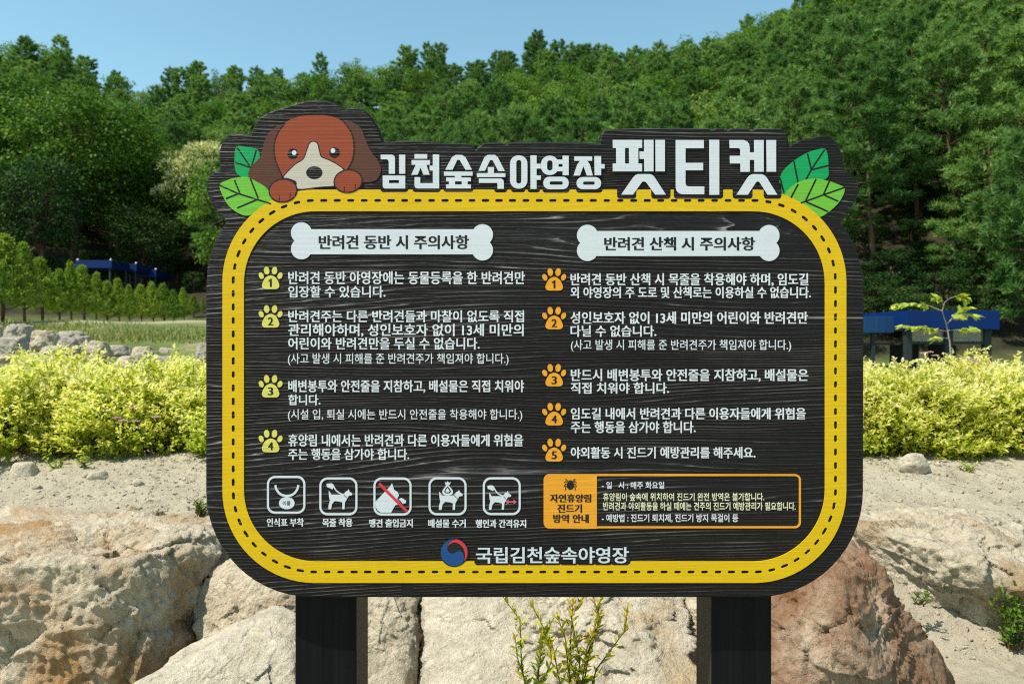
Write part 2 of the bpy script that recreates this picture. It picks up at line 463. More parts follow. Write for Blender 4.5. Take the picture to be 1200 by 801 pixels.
def leaf_arrays(C, D, N, L, W, fold=0.25):
    """lance shaped leaves: two triangles folded along the midrib. C base, D axis, N normal"""
    C, D, N = (np.asarray(a, float) for a in (C, D, N))
    D = D / (np.linalg.norm(D, axis=1)[:, None] + 1e-9)
    S = np.cross(D, N); S /= (np.linalg.norm(S, axis=1)[:, None] + 1e-9)
    N = np.cross(S, D)
    L = np.broadcast_to(np.asarray(L, float), (len(C),))[:, None]; W = np.broadcast_to(np.asarray(W, float), (len(C),))[:, None]
    mid = C + D * L * 0.45
    v = np.stack([C, mid + S * W * 0.5 + N * W * fold, C + D * L, mid - S * W * 0.5 + N * W * fold], axis=1).reshape(-1, 3)
    b = np.arange(len(C))[:, None] * 4
    f = np.concatenate([b + np.array([0, 1, 2]), b + np.array([0, 2, 3])], axis=1).reshape(-1, 3)
    return v, f

def broad_leaf_arrays(C, D, N, L, W, fold=0.2):
    """oval leaves: four triangles folded along the midrib, tip bent down a little"""
    C, D, N = (np.asarray(a, float) for a in (C, D, N))
    D = D / (np.linalg.norm(D, axis=1)[:, None] + 1e-9)
    S = np.cross(D, N); S /= (np.linalg.norm(S, axis=1)[:, None] + 1e-9)
    N = np.cross(S, D)
    L = np.asarray(L, float)[:, None]; W = np.asarray(W, float)[:, None]
    up = N * W * fold
    v = np.stack([C, C + D * L * 0.30 + S * W * 0.42 + up, C + D * L * 0.66 + S * W * 0.40 + up, C + D * L - N * L * 0.10,
                  C + D * L * 0.66 - S * W * 0.40 + up, C + D * L * 0.30 - S * W * 0.42 + up, C + D * L * 0.5], axis=1).reshape(-1, 3)
    b = np.arange(len(C))[:, None] * 7
    f = np.concatenate([b + np.array(q) for q in ([0, 1, 6], [1, 2, 6], [2, 3, 6], [3, 4, 6], [4, 5, 6], [5, 0, 6])], axis=1).reshape(-1, 3)
    return v, f

def blades(C, D, L, W, rng):
    """single narrow triangles"""
    D = D / (np.linalg.norm(D, axis=1)[:, None] + 1e-9)
    S = np.cross(D, rng.normal(size=D.shape)); S /= (np.linalg.norm(S, axis=1)[:, None] + 1e-9)
    L = np.broadcast_to(np.asarray(L, float), (len(C),))[:, None]; W = np.broadcast_to(np.asarray(W, float), (len(C),))[:, None]
    v = np.stack([C - S * W * 0.5, C + S * W * 0.5, C + D * L], axis=1).reshape(-1, 3)
    f = np.arange(len(C) * 3).reshape(-1, 3)
    return v, f

# ------------------------------------------------------------------ terrain
RIDGE = np.array([(-400, 30), (-200, 40), (0, 55), (60, 57), (110, 85), (150, 102), (180, 108), (210, 92), (270, 90), (330, 98), (400, 84),
                  (450, 74), (500, 60), (560, 72), (620, 46), (700, 52), (750, 62), (790, 50), (850, 32), (900, 10),
                  (950, -8), (1000, -28), (1200, -110), (1500, -150), (1900, -150)], float)
TREE_H = 11.0

def sstep(a, b, x):
    t = np.clip((x - a) / (b - a), 0, 1); return t * t * (3 - 2 * t)

def ground_h(x, y):
    x = np.asarray(x, float); y = np.asarray(y, float)
    yy = np.maximum(y, 1.0)
    u = 600 + FPX * x / np.maximum(yy, 8.0)
    # foreground bank: foot, crest, gentle top
    crest_y = 3.32 + 0.30 * sstep(1.35, 1.9, x)
    foot_y = crest_y - 0.42 - 0.45 * sstep(1.35, 1.9, x)
    foot_z = 0.06 + 0.22 * sstep(1.2, 1.7, x)
    bank = foot_z + (0.65 - foot_z) * sstep(foot_y, crest_y, y) + 0.16 * sstep(3.3, 4.7, y)
    left = 1 - sstep(420, 640, u)
    # left terrace
    hl = 0.82 + 0.72 * sstep(8.2, 11.5, y) + 0.55 * sstep(11.5, 22, y) + 0.35 * sstep(22, 45, y)
    hr = 0.82 - 0.25 * sstep(8, 18, y)
    mid = hl * left + hr * (1 - left)
    z = np.where(y < 6.0, bank, mid)
    D0 = 42 * left + 34 * (1 - left)
    Rr = np.interp(np.clip(u, -400, 1900), RIDGE[:, 0], RIDGE[:, 1])
    DR = 135 - 25 * sstep(700, 1200, u)
    zr = 1.5 + DR * (400 - Rr) / FPX - TREE_H * 0.72
    t = np.clip((y - D0) / (DR - D0), 0, 1)
    pw = 1.45 * left + 1.15 * (1 - left)
    hill = (zr - 2.0) * np.power(t, pw)
    beyond = np.clip((y - DR) / 200.0, 0, 1)
    z = z + np.where(y > D0, hill, 0) * (1 - 0.6 * beyond)
    return z

def ground_noise(x, y):
    P = np.stack([x, y, np.zeros_like(x)], axis=1)
    near = sstep(9.0, 5.0, y) * sstep(7, 4, np.abs(x))
    n = 0.030 * fbm(P * 1.7, 3) + near * (0.020 * fbm(P * 6.0 + 5, 3) + 0.013 * fbm(P * 22.0 + 9, 3))
    n += (1 - near) * 0.10 * fbm(P * 0.35 + 31, 3)
    far = sstep(40, 70, y)
    return n + far * 1.2 * fbm(P * 0.06 + 77, 3)

def H1(x, y):
    xa = np.array([float(x)]); ya = np.array([float(y)])
    return float((ground_h(xa, ya) + ground_noise(xa, ya))[0])

def build_ground():
    def axis(lo, hi, dense, step, growth):
        a = list(np.arange(dense[0], dense[1] + 1e-6, step))
        s = step; p = dense[1]
        while p < hi: s *= growth; p += s; a.append(min(p, hi))
        s = step; p = dense[0]; pre = []
        while p > lo: s *= growth; p -= s; pre.append(max(p, lo))
        return np.array(pre[::-1] + a)
    xs = axis(-900, 900, (-2.9, 2.9), 0.02, 1.07)
    ys = axis(-60, 1500, (2.3, 4.9), 0.02, 1.05)
    X, Yg = np.meshgrid(xs, ys)
    x = X.ravel(); y = Yg.ravel()
    z = ground_h(x, y) + ground_noise(x, y)
    nx, ny = len(xs), len(ys)
    i = np.arange(nx * ny).reshape(ny, nx)
    F = np.stack([i[:-1, :-1], i[:-1, 1:], i[1:, 1:], i[1:, :-1]], axis=-1).reshape(-1, 4)
    u = 600 + FPX * x / np.maximum(y, 8.0)
    left = 1 - sstep(420, 640, u)
    zone = 0.5 * sstep(5.5, 11.5, y) * (1 - 0.4 * left * sstep(16.5, 20, y) * (1 - sstep(36, 44, y)))
    zone += 0.5 * sstep(40, 52, y) * left + 0.5 * sstep(30, 38, y) * (1 - left)
    me = np_mesh("ground", np.stack([x, y, z], 1), F, zone, True)
    o = link("ground", me, M['ground']); tag(o, kind="structure")
build_ground()

# ------------------------------------------------------------------ rocks
def rock_mesh(name, pts, seed, back=0.5, p=13, sub=7, amp=1.0, origin=None):
    """boulder from hull corner points, rounded and broken up; returns mesh local to origin"""
    P = [Vector(q) for q in pts]
    P = P + [Vector((q.x * 1.0 + (0.04 if i % 2 else -0.04), q.y + back, q.z - 0.04 * (i % 3))) for i, q in enumerate(P)]
    bm = bmesh.new()
    for q in P: bm.verts.new(q)
    bmesh.ops.convex_hull(bm, input=list(bm.verts))
    bm.normal_update()
    cen = sum((Vector(q) for q in P), Vector()) / len(P)
    N = []; Dd = []
    for f in bm.faces:
        d = f.normal.dot(f.calc_center_median() - cen)
        n = f.normal if d > 0 else -f.normal
        if abs(d) > 1e-4: N.append(tuple(n)); Dd.append(abs(d))
    bm.free()
    N = np.array(N); Dd = np.array(Dd)
    bm = bmesh.new(); bmesh.ops.create_icosphere(bm, subdivisions=sub, radius=1.0)
    me = bpy.data.meshes.new(name); bm.to_mesh(me); bm.free()
    V = np.zeros(len(me.vertices) * 3); me.vertices.foreach_get("co", V); V = V.reshape(-1, 3)
    V /= np.linalg.norm(V, axis=1)[:, None]
    # wobble the directions so flat faces break into facets
    q = np.maximum(V @ N.T, 0) / Dd
    r = np.power(np.power(q, p).sum(1), -1.0 / p)
    size = float(np.mean(r))
    W = V * r[:, None] + np.array(cen)
    s = seed * 13.7
    k = amp * min(1.0, size / 0.3)
    # broken facets: every chip tilts its own way
    rg = np.random.default_rng(seed + 500)
    chip = np.zeros(len(W))
    for cnt, ampc in ((26, 0.20), (120, 0.16)):
        cs = W[rg.integers(0, len(W), cnt)]
        Wj = W + 0.028 * np.stack([fbm(W * 6 + s, 2), fbm(W * 6 + s + 40, 2), fbm(W * 6 + s + 80, 2)], 1)
        id_ = np.argmin(((Wj[:, None, :] - cs[None]) ** 2).sum(2), axis=1)
        tilt = rg.normal(0, ampc, (cnt, 3)); off = rg.normal(0, 0.0035, cnt)
        chip += off[id_] + ((W - cs[id_]) * tilt[id_]).sum(1)
    chip = np.clip(chip, -0.05, 0.05)
    rid = 1 - np.abs(perlin(W * 4.5 + s)) * 2
    disp = k * (0.040 * fbm(W * 2.6 + s, 2) - 0.030 * np.maximum(rid, 0) ** 4 * sstep(-0.1, 0.3, perlin(W * 1.7 + s + 3))
                + 0.024 * fbm(W * 8.0 + s, 3) + 0.022 * (np.abs(perlin(W * 19 + s)) - 0.2) + 0.012 * fbm(W * 42.0 + s, 3))
    # bedding steps
    st = (W @ np.array([0.25, 0.15, 1.0])) * 11 + 2.5 * fbm(W * 2.2 + s + 9, 2)
    disp += k * 0.010 * (sstep(0.75, 1.0, st - np.floor(st)) - 0.3)
    disp = disp + k * 0.75 * chip
    W = W + V * disp[:, None]
    org = Vector(origin) if origin is not None else Vector((cen.x, cen.y, min(W[:, 2])))
    W = W - np.array(org)
    me.vertices.foreach_set("co", W.ravel())
    for pl in me.polygons: pl.use_smooth = True
    me.update()
    return me, org

def rock(name, pts, seed, mat, label, cat="boulder", group=None, **kw):
    me, org = rock_mesh(name, pts, seed, **kw)
    o = link(name, me, mat); o.location = org
    tag(o, label, cat, group)
    return o

A = lambda *q: [at(*t) for t in q]
rock("boulder", A((-170, 618, 3.2), (60, 600, 3.3), (195, 606, 3.25), (256, 632, 3.08), (-170, 690, 2.74), (0, 655, 2.74), (120, 655, 2.70), (190, 645, 2.84),
                  (-170, 850, 2.75), (0, 850, 2.68), (130, 850, 2.62), (180, 770, 2.82), (236, 715, 3.02), (225, 850, 2.95)), 1, M['rock_sand'],
     "wide sandy boulder with a brown stained broken face at lower left", back=0.35, p=20)
rock("boulder", A((214, 720, 2.99), (232, 665, 3.06), (262, 650, 3.10), (310, 645, 3.1), (360, 668, 2.98), (375, 780, 2.85), (320, 700, 2.86), (240, 775, 2.86), (300, 850, 2.8), (370, 850, 2.8)), 2, M['rock_sand'],
     "rounded beige boulder wedged against the left post of the sign", back=0.3, amp=0.8)
rock("boulder", A((318, 729, 2.62), (342, 748, 2.52), (352, 800, 2.42), (250, 752, 2.56), (195, 776, 2.46), (120, 818, 2.34), (330, 900, 2.26), (100, 930, 2.2), (355, 930, 2.25)), 3, M['rock_pale'],
     "pale smooth slab boulder at the bottom left beside the left post", back=0.22, p=18, amp=0.55)
rock("boulder", A((395, 660, 3.12), (440, 652, 3.14), (486, 668, 3.05), (493, 720, 2.95), (470, 800, 2.72), (410, 730, 2.84), (395, 850, 2.62), (470, 870, 2.6)), 4, M['rock_brown'],
     "narrow grey brown boulder just right of the left post", back=0.3)
rock("boulder", A((500, 672, 3.10), (560, 648, 3.16), (700, 640, 3.2), (815, 655, 3.16), (845, 720, 2.95), (840, 860, 2.58), (560, 720, 2.92), (505, 770, 2.78), (494, 870, 2.55), (650, 800, 2.66), (760, 740, 2.82)), 5, M['rock_pale'],
     "large pale rough boulder between the two posts of the sign", back=0.3, p=15, amp=1.15)
rock("boulder", A((905, 690, 2.50), (960, 650, 2.56), (1000, 640, 2.62), (1026, 652, 2.7), (1060, 700, 2.74), (1095, 745, 2.74), (1135, 830, 2.7), (905, 800, 2.36), (985, 740, 2.36), (1050, 800, 2.40), (880, 900, 2.3), (1140, 920, 2.55)), 6, M['rock_red'],
     "reddish rust stained boulder right of the right post", back=0.3, p=18, amp=1.0)
rock("boulder", A((1000, 612, 3.35), (1060, 600, 3.6), (1240, 594, 3.75), (1005, 622, 3.22), (1065, 626, 3.06), (1115, 645, 2.95), (1165, 680, 2.86), (1200, 694, 2.84), (1300, 712, 2.83), (1035, 690, 3.18), (1100, 738, 3.11), (1180, 764, 3.03), (1300, 788, 3.0)), 7, M['rock_brown'],
     "wide tan boulder with a dark overhanging front at the right edge", back=0.4, p=20)
rock("boulder", A((815, 660, 3.0), (900, 650, 3.0), (925, 700, 2.9), (800, 800, 2.82), (920, 830, 2.8), (860, 870, 2.75)), 8, M['rock_sand'],
     "beige boulder mostly hidden behind the right post of the sign", back=0.3)

def small_stone(px, py, Y, w, h, seed, mat, label, group=None, name="stone", cat="stone", pp=9, aa=0.5):
    c = at(px, py, Y); rng = random.Random(seed)
    pts = []
    for k in range(8):
        a = k / 8 * 2 * math.pi
        pts.append(Vector((c.x + math.cos(a) * w / 2 * rng.uniform(.8, 1.1), c.y + math.sin(a) * w * 0.35, c.z + h * rng.uniform(-0.45, -0.1))))
    for k in range(5):
        a = k / 5 * 2 * math.pi + 0.4
        pts.append(Vector((c.x + math.cos(a) * w * 0.33 * rng.uniform(.8, 1.2), c.y + math.sin(a) * w * 0.25, c.z + h * rng.uniform(0.35, 0.5))))
    return rock(name, pts, seed, mat, label, cat, group, back=0.02, p=pp, sub=5, amp=aa)
small_stone(27, 551, 4.25, 0.165, 0.12, 21, M['rock_pale'], "rounded pale grey stone on the sand under the left hedge")
small_stone(113, 555, 4.15, 0.12, 0.05, 22, M['rock_pale'], "flat pale stone half sunk in the sand below the left hedge")
small_stone(1073, 538, 4.25, 0.13, 0.075, 23, M['rock_pale'], "small angular pale stone below the right hedge", pp=24, aa=0.8)

# terrace stones at the far left
TER = [(-18, 398, 9.6, 46, 34), (22, 391, 10.6, 40, 20), (14, 408, 9.0, 42, 26), (52, 399, 9.6, 36, 22), (40, 426, 8.6, 44, 22), (84, 396, 10.6, 40, 13), (62, 416, 8.8, 36, 20), (80, 406, 9.3, 28, 20),
       (98, 404, 9.9, 26, 22), (116, 408, 9.8, 30, 16), (140, 411, 10.4, 30, 12), (106, 426, 8.9, 30, 16), (170, 413, 10.4, 30, 12), (198, 414, 10.6, 26, 11), (222, 414, 10.8, 26, 11), (150, 424, 9.0, 30, 13), (240, 414, 9.2, 20, 24), (190, 424, 9.1, 28, 12)]
for i, (px, py, Y, w, h) in enumerate(TER):
    small_stone(px, py, Y, w / FPX * Y * 1.15, h / FPX * Y * 1.25, 40 + i, M['rock_grey'] if i % 3 else M['rock_brown'],
                "grey building stone in the low terrace wall behind the left hedge", "stones of the terrace wall behind the left hedge", "terrace_stone", "stone", 26, 1.2)

# ------------------------------------------------------------------ signboard
SY = 1.78
SIGN = empty("signboard", (0, SY + 0.06, 0))
tag(SIGN, "black wooden notice board with yellow border, cartoon puppy and white Korean text on two posts", "signboard")
PXM = SY / FPX                                    # metres per pixel on the face
RELIEF = 0.6                                      # how far the painted shapes stand off the board
def sx(px): return (px - 600.0) * PXM
def sz(py): return CAM_Z - (py - 400.5) * PXM

def curve_mesh(name, polys, z0, z1, bevel=0.0, offset=0.0):
    """polys: closed outlines in photo pixels, even-odd filled, raised from z0 to z1 metres in front of the board face"""
    if z0 >= 0: z0, z1 = z0 * RELIEF, z1 * RELIEF
    cu = bpy.data.curves.new(name, 'CURVE'); cu.dimensions = '2D'; cu.fill_mode = 'BOTH'
    cu.extrude = max((z1 - z0) / 2 - bevel, 1e-5); cu.bevel_depth = bevel; cu.bevel_resolution = 1
    cu.offset = offset
    for P in polys:
        sp = cu.splines.new('POLY'); sp.points.add(len(P) - 1)
        for q, (x, y) in zip(sp.points, P): q.co = (sx(x), sz(y), 0, 1)
        sp.use_cyclic_u = True
    return curve_to_mesh(name, cu, (z0 + z1) / 2)

def curve_to_mesh(name, cu, zc, xf=None):
    o = bpy.data.objects.new(name, cu); COL.objects.link(o)
    dg = bpy.context.evaluated_depsgraph_get()
    me = bpy.data.meshes.new_from_object(o.evaluated_get(dg))
    me.name = name
    bpy.data.objects.remove(o); bpy.data.curves.remove(cu)
    for v in me.vertices:
        x, y, z = v.co
        if xf: x, y = xf(x, y)
        v.co = (x - SIGN.location.x, (SY - (z + zc)) - SIGN.location.y, y - SIGN.location.z)
    me.materials.clear()
    me.update()
    return me

def join_meshes(name, ms):
    bm = bmesh.new()
    for m in ms: bm.from_mesh(m)
    out = bpy.data.meshes.new(name); bm.to_mesh(out); bm.free()
    for m in ms: bpy.data.meshes.remove(m)
    return out

def shape(name, polys, z0, z1, mat, parent=SIGN, bevel=0.0, offset=0.0):
    return link(name, curve_mesh(name, polys, z0, z1, bevel, offset), mat, parent)

def shapes(name, plist, z0, z1, mat, parent=SIGN, bevel=0.0, offset=0.0):
    """several overlapping outlines; each a hair higher than the last so that no faces share a plane"""
    ms = [curve_mesh(name, P, z0, z1 + 0.00006 * i, bevel, offset) for i, P in enumerate(plist)]
    return link(name, join_meshes(name, ms), mat, parent)

def smooth(P, n=6, closed=True):
    P = [Vector((x, y)) for x, y in P]; out = []
    N = len(P)
    for i in range(N if closed else N - 1):
        if closed: a, b, c, d = P[(i - 1) % N], P[i], P[(i + 1) % N], P[(i + 2) % N]
        else: a, b, c, d = P[max(i - 1, 0)], P[i], P[i + 1], P[min(i + 2, N - 1)]
        for k in range(n):
            t = k / n
            q = 0.5 * ((2 * b) + (c - a) * t + (2 * a - 5 * b + 4 * c - d) * t * t + (3 * b - a - 3 * c + d) * t ** 3)
            out.append((q.x, q.y))
    if not closed: out.append(tuple(P[-1]))
    return out

def rrect(x0, x1, y0, y1, r, n=8, corners=(1, 1, 1, 1)):
    """corners: tl tr br bl"""
    out = []
    for (cx, cy, a0, c) in ((x0 + r, y0 + r, 180, corners[0]), (x1 - r, y0 + r, 270, corners[1]), (x1 - r, y1 - r, 0, corners[2]), (x0 + r, y1 - r, 90, corners[3])):
        if c:
            for k in range(n + 1):
                a = R(a0 + 90 * k / n); out.append((cx + r * math.cos(a), cy + r * math.sin(a)))
        else:
            a = R(a0 + 45); out.append((cx + (r if math.cos(a) > 0 else -r), cy + (r if math.sin(a) > 0 else -r)))
    return out
def rect(x0, x1, y0, y1): return [(x0, y0), (x1, y0), (x1, y1), (x0, y1)]
def ell(cx, cy, rx, ry, n=24, rot=0.0):
    c, s = math.cos(rot), math.sin(rot)
    return [(cx + rx * math.cos(t) * c - ry * math.sin(t) * s, cy + rx * math.cos(t) * s + ry * math.sin(t) * c) for t in (2 * math.pi * k / n for k in range(n))]
def stroke(P, w, taper=None):
    P = [Vector(p) for p in P]; L = []; Rr = []
    for i, p in enumerate(P):
        d = (P[min(i + 1, len(P) - 1)] - P[max(i - 1, 0)]).normalized(); nrm = Vector((-d.y, d.x))
        ww = w if taper is None else w + (taper - w) * i / (len(P) - 1)
        L.append(p + nrm * ww / 2); Rr.append(p - nrm * ww / 2)
    return [tuple(q) for q in L] + [tuple(q) for q in Rr[::-1]]

# --- board
lobe_tl = [(268, 259), (257, 248.6), (248, 234), (243.6, 221), (245, 211), (251, 203.6), (259.5, 200.8)]
lobe_2 = [(258.4, 185), (259.7, 173.7), (264.3, 163.4), (271.8, 159), (285, 159), (294.3, 160.6)]
lobe_3 = [(298, 151), (305.5, 139), (320.5, 131.5), (333.6, 127.4), (352.4, 121.6), (371, 119.4), (388, 121.2), (397, 125), (404.8, 129.4)]
lobe_4 = [(414, 127.2), (427, 131.5), (438.5, 145.6), (445, 161), (448, 168.5)]
top1 = [(460, 167.4), (480, 166.6), (502, 167.2), (520, 169.6), (545, 170), (552, 172.5), (557, 177.5), (562, 173), (570, 169.5), (586, 169), (593, 171.2), (600, 168.6), (622, 167.6), (645, 168.4), (675, 168.6), (690, 169.6), (704, 169.6)]
top2 = [(705, 163), (707, 157), (713, 153.8), (735, 152.6), (781, 152.0), (786, 153.5), (792, 152.0), (826, 152.2), (833, 154.4), (840, 152.2), (846, 152.3), (852, 154.5), (858, 152.4), (874, 152.4), (880, 154.8), (887, 152.6), (908, 152.6), (917, 153.6), (920.5, 158), (922.5, 166), (923.7, 176)]
lobe_r = [(930, 170), (939, 166.2), (952.4, 163.6), (965.9, 160.4), (974.9, 163.5), (982.3, 174), (986.4, 187), (986.2, 201)]
lobe_r2 = [(995.8, 204.6), (1003.0, 214.0), (1004.8, 223.4), (1000.3, 235.3), (992.8, 247.3), (983, 261)]
def arc(cx, cy, r, a0, a1, n=14): return [(cx + r * math.cos(R(a0 + (a1 - a0) * k / n)), cy + r * math.sin(R(a0 + (a1 - a0) * k / n))) for k in range(n + 1)]
def so(P, n=4): return smooth(P, n, False)
outline = (so(lobe_tl) + so(lobe_2) + so(lobe_3) + so(lobe_4) + so(top1) + so(top2) + so(lobe_r) + so(lobe_r2) +
           so([(989, 268), (998, 284), (1006, 306), (1010, 330), (1010.5, 370)]) + arc(1010 - 122, 697.5 - 122, 122, 0, 90) + arc(243 + 122, 697.5 - 122, 122, 90, 180) +
           so([(243, 400), (243.5, 330), (247, 302), (255, 281), (265, 263)]))
BT = 0.045
bmesh_ = curve_mesh("board", [outline], -BT, 0.0, 0.0045)
board = link("board", bmesh_, M['board'], SIGN)
for (x0, x1) in ((346, 418), (833, 904)):
    mb = MB()
    k = (SY + BT + 0.004) / SY
    xa, xb = sx(x0) * k, sx(x1) * k
    mb.box(xa, xb, SY + BT + 0.002 - SIGN.location.y, SY + BT + 0.150 - SIGN.location.y, -0.3, 1.62)
    mb.build("post", M['post'], SIGN, 0.004)
shape("tape_patch", [rect(470, 484, 684.5, 697)], 0.0, 0.0006, M['tape'])

# --- yellow border with stitched slots
def band_pts(inset):
    x0, x1, y0, y1 = 261 + inset, 991.5 - inset, 222.5 + inset, 682.2 - inset
    return x0, x1, y0, y1
bo = rrect(*band_pts(0), 108, 18); bi = rrect(*band_pts(25), 84, 18)
mid = rrect(*band_pts(12.6), 96, 40)
def slots(P, period=15.75, ln=8.8, w=3.7):
    P = [Vector(p) for p in P]; P.append(P[0].copy())
    seg = [(P[i + 1] - P[i]).length for i in range(len(P) - 1)]; tot = sum(seg)
    n = round(tot / period); out = []
    for k in range(n):
        s = k * tot / n + 3; i = 0
        while s > seg[i]: s -= seg[i]; i += 1
        if seg[i] < 1e-6: continue
        t = (P[i + 1] - P[i]).normalized(); c = P[i] + t * s
        a = math.atan2(t.y, t.x)
        L2 = ln * random.Random(k).uniform(0.92, 1.08) / 2 - w / 2; cap = []
        for q in range(5): th = R(-90 + 45 * q); cap.append((L2 + w / 2 * math.cos(th), w / 2 * math.sin(th)))
        for q in range(5): th = R(90 + 45 * q); cap.append((-L2 + w / 2 * math.cos(th), w / 2 * math.sin(th)))
        out.append([(c.x + x * math.cos(a) - y * math.sin(a), c.y + x * math.sin(a) + y * math.cos(a)) for x, y in cap])
    return out
shape("border_band", [bo, bi] + slots(mid), 0.0, 0.0028, M['yellow'], bevel=0.0003)

# --- title lettering, stroke by stroke
small_title = [
  [[(446.4, 181.7), (459.8, 181.7), (462.4, 183.4), (463, 186), (463, 203.8), (455.8, 203.8), (455.8, 189.2), (454, 186.9), (446.4, 186.9)]],
  [rect(468, 475, 181.7, 203.8)],
  [rrect(448.8, 475, 206, 221.1, 3, 4, (0, 0, 0, 1)), rect(456, 467.8, 211.2, 215)],
  [rect(486, 500.7, 181, 186.2)], [rect(482.6, 504, 188, 193.3)],
  [[(487.8, 192.8), (499.6, 192.8), (503.6, 205), (496.4, 205), (493.0, 196.5), (489.6, 205), (482.2, 205)]],
  [rect(503.6, 508.5, 194.5, 200)], [[(486, 207.9), (492.5, 207.9), (492.5, 214.9), (514.7, 214.9), (514.7, 221), (489, 221), (486.8, 220), (486, 218)]],
  [rect(507.4, 514.7, 181.4, 215.4)],
  [[(522, 199.2), (530.4, 199.2), (535.9, 187.6), (538.6, 187.6), (545.6, 199.2), (553, 199.2), (545.6, 184.6), (541.5, 182), (534, 182), (529.8, 184.6)]],
  [rect(520.5, 553.8, 201.4, 206.2)], [rect(533.3, 540.6, 205.8, 209)], [rect(523, 551.8, 208.3, 212.7)], [rect(526.3, 533.3, 212.3, 217)], [rect(541.3, 548, 212.3, 217)], [rect(523, 551.8, 216.6, 221)],
  [[(560.8, 200.4), (568.3, 200.4), (574.3, 188), (577.3, 188), (584, 200.8), (591.6, 200.8), (583.3, 184.6), (580, 182), (571.5, 182), (567.9, 184.6)]],
  [rect(571.8, 578.8, 196.2, 204)], [rect(559, 592.2, 203.3, 207.8)],
  [[(561.3, 209.5), (587, 209.5), (589.6, 211), (590.4, 213.5), (590.4, 221.5), (583, 221.5), (583, 214.6), (561.3, 214.6)]],
  [rrect(597.8, 618, 182.6, 221.3, 9.5, 7), rrect(605, 611, 187.8, 215.6, 3, 5)],
  [rect(621.7, 628.7, 182.6, 221.7)], [rect(628.2, 633.6, 192.4, 197.8)], [rect(628.2, 633.6, 206.0, 211)],
  [rrect(634, 654.4, 183, 205.4, 9.8, 8), rrect(641, 647.6, 188.2, 200.2, 3.2, 6)],
  [rect(659.3, 666.3, 183, 205.6)], [rect(653, 660, 187.5, 192.5)], [rect(653, 660, 196, 201)],
  [rrect(636.7, 666.3, 207.6, 222, 7, 7), rrect(644, 659.6, 212.8, 217, 2, 4)],
  [rect(673, 693.7, 183.8, 188.8)], [[(680.2, 188.4), (687.4, 188.4), (691, 193), (694.5, 206), (687.6, 206), (683.6, 195), (679.4, 206), (672, 206), (676.5, 193)]],
  [rect(696.6, 704.2, 183.4, 205.6)], [rect(703.8, 708.3, 192.8, 197.8)],
  [rrect(675.6, 704.2, 208, 222, 6.9, 7), rrect(683, 697, 213, 217, 2, 4)],
]
big_title = [
  [rect(718, 752.2, 164.4, 173.7)], [rect(721.9, 732.2, 173, 192.5)], [rect(737, 747.8, 173, 192.5)], [rect(718, 752.2, 192, 201)],
  [rect(749.4, 755.2, 177.9, 186.5)], [rect(754.7, 765.6, 164.4, 201)], [rect(768, 778.9, 164.4, 201)],
  [[(727.9, 228.2), (741.6, 228.2), (752.0, 213.6), (753.5, 212.9), (755.5, 213), (757, 213.8), (767.4, 228.2), (780, 228.2), (767.2, 208.6), (764.6, 205.6), (761.4, 204.4), (747.6, 204.4), (744.4, 205.6), (741.6, 208.6)]],
  [[(791.7, 164.6), (824.5, 164.6), (824.5, 174), (803, 174), (803, 191.2), (823.6, 191.2), (823.6, 199.8), (803, 199.8), (803, 215), (803.7, 217.6), (806, 218.8), (825, 218.8), (825, 227.8), (799, 227.8), (795.6, 226.8), (792.8, 224), (791.7, 220)]],
  [rect(831, 842.5, 164.4, 228.4)],
  [[(854.6, 164.6), (870.9, 164.6), (875, 166), (877.4, 169), (878.2, 173), (878.2, 201.5), (867.2, 201.5), (867.2, 191.8), (855, 191.8), (855, 183), (867.2, 183), (867.2, 176.4), (866.4, 174.4), (864.4, 173.8), (854.6, 173.8)]],
  [rect(877.6, 884, 179, 187.6)], [rect(883.5, 894.5, 164.6, 201.5)], [rect(897.9, 909, 164.6, 201.5)],
  [[(862.8, 228.4), (876, 228.4), (885.6, 213.7), (887.4, 212.9), (889, 213.2), (890, 214.2), (899, 228.4), (910.4, 228.4), (898, 208.4), (895.4, 205.8), (892, 204.5), (881.6, 204.5), (878.2, 205.8), (875.6, 208.6)]],
]
# the carved black ground that bites into the yellow border below the letters
bites = [(446, 478.5, 225.3), (483.5, 516.6, 225.3), (519.6, 555, 225.0), (579, 594.6, 225.6), (598.6, 615.8, 225.4), (618, 633, 225.6), (635.6, 667.4, 226), (675, 706, 226),
         (723, 745.4, 233), (763, 785.6, 233), (789.4, 847.2, 233), (858.2, 881.6, 233), (894.6, 915.4, 233)]
for i, (a, b, c) in enumerate(bites):
    shape("letter_ground", [rrect(a, b, 214.0, c, 3.6, 5)], 0.0, 0.0031 + 0.00001 * i, M['board'])
shapes("camp_name_lettering", small_title, 0.0030, 0.0040, M['white'], bevel=0.0002)
shapes("title_lettering", big_title, 0.0030, 0.0041, M['white'], bevel=0.0002)

# --- text set with Blender's own type
PENDING = []
FAT = {'heading_lettering': 0.42, 'rule_lettering': 0.15, 'operator_name': 0.22, 'caption': 0.22, 'notice_heading': 0.36, 'numeral': 0.4}
def text(name, lines, mat, parent=SIGN, z0=0.0, z1=0.0014, bold=0.012):
    me = bpy.data.meshes.new(name)
    PENDING.append((me, lines, z0, z1, bold))
    return link(name, me, mat, parent)

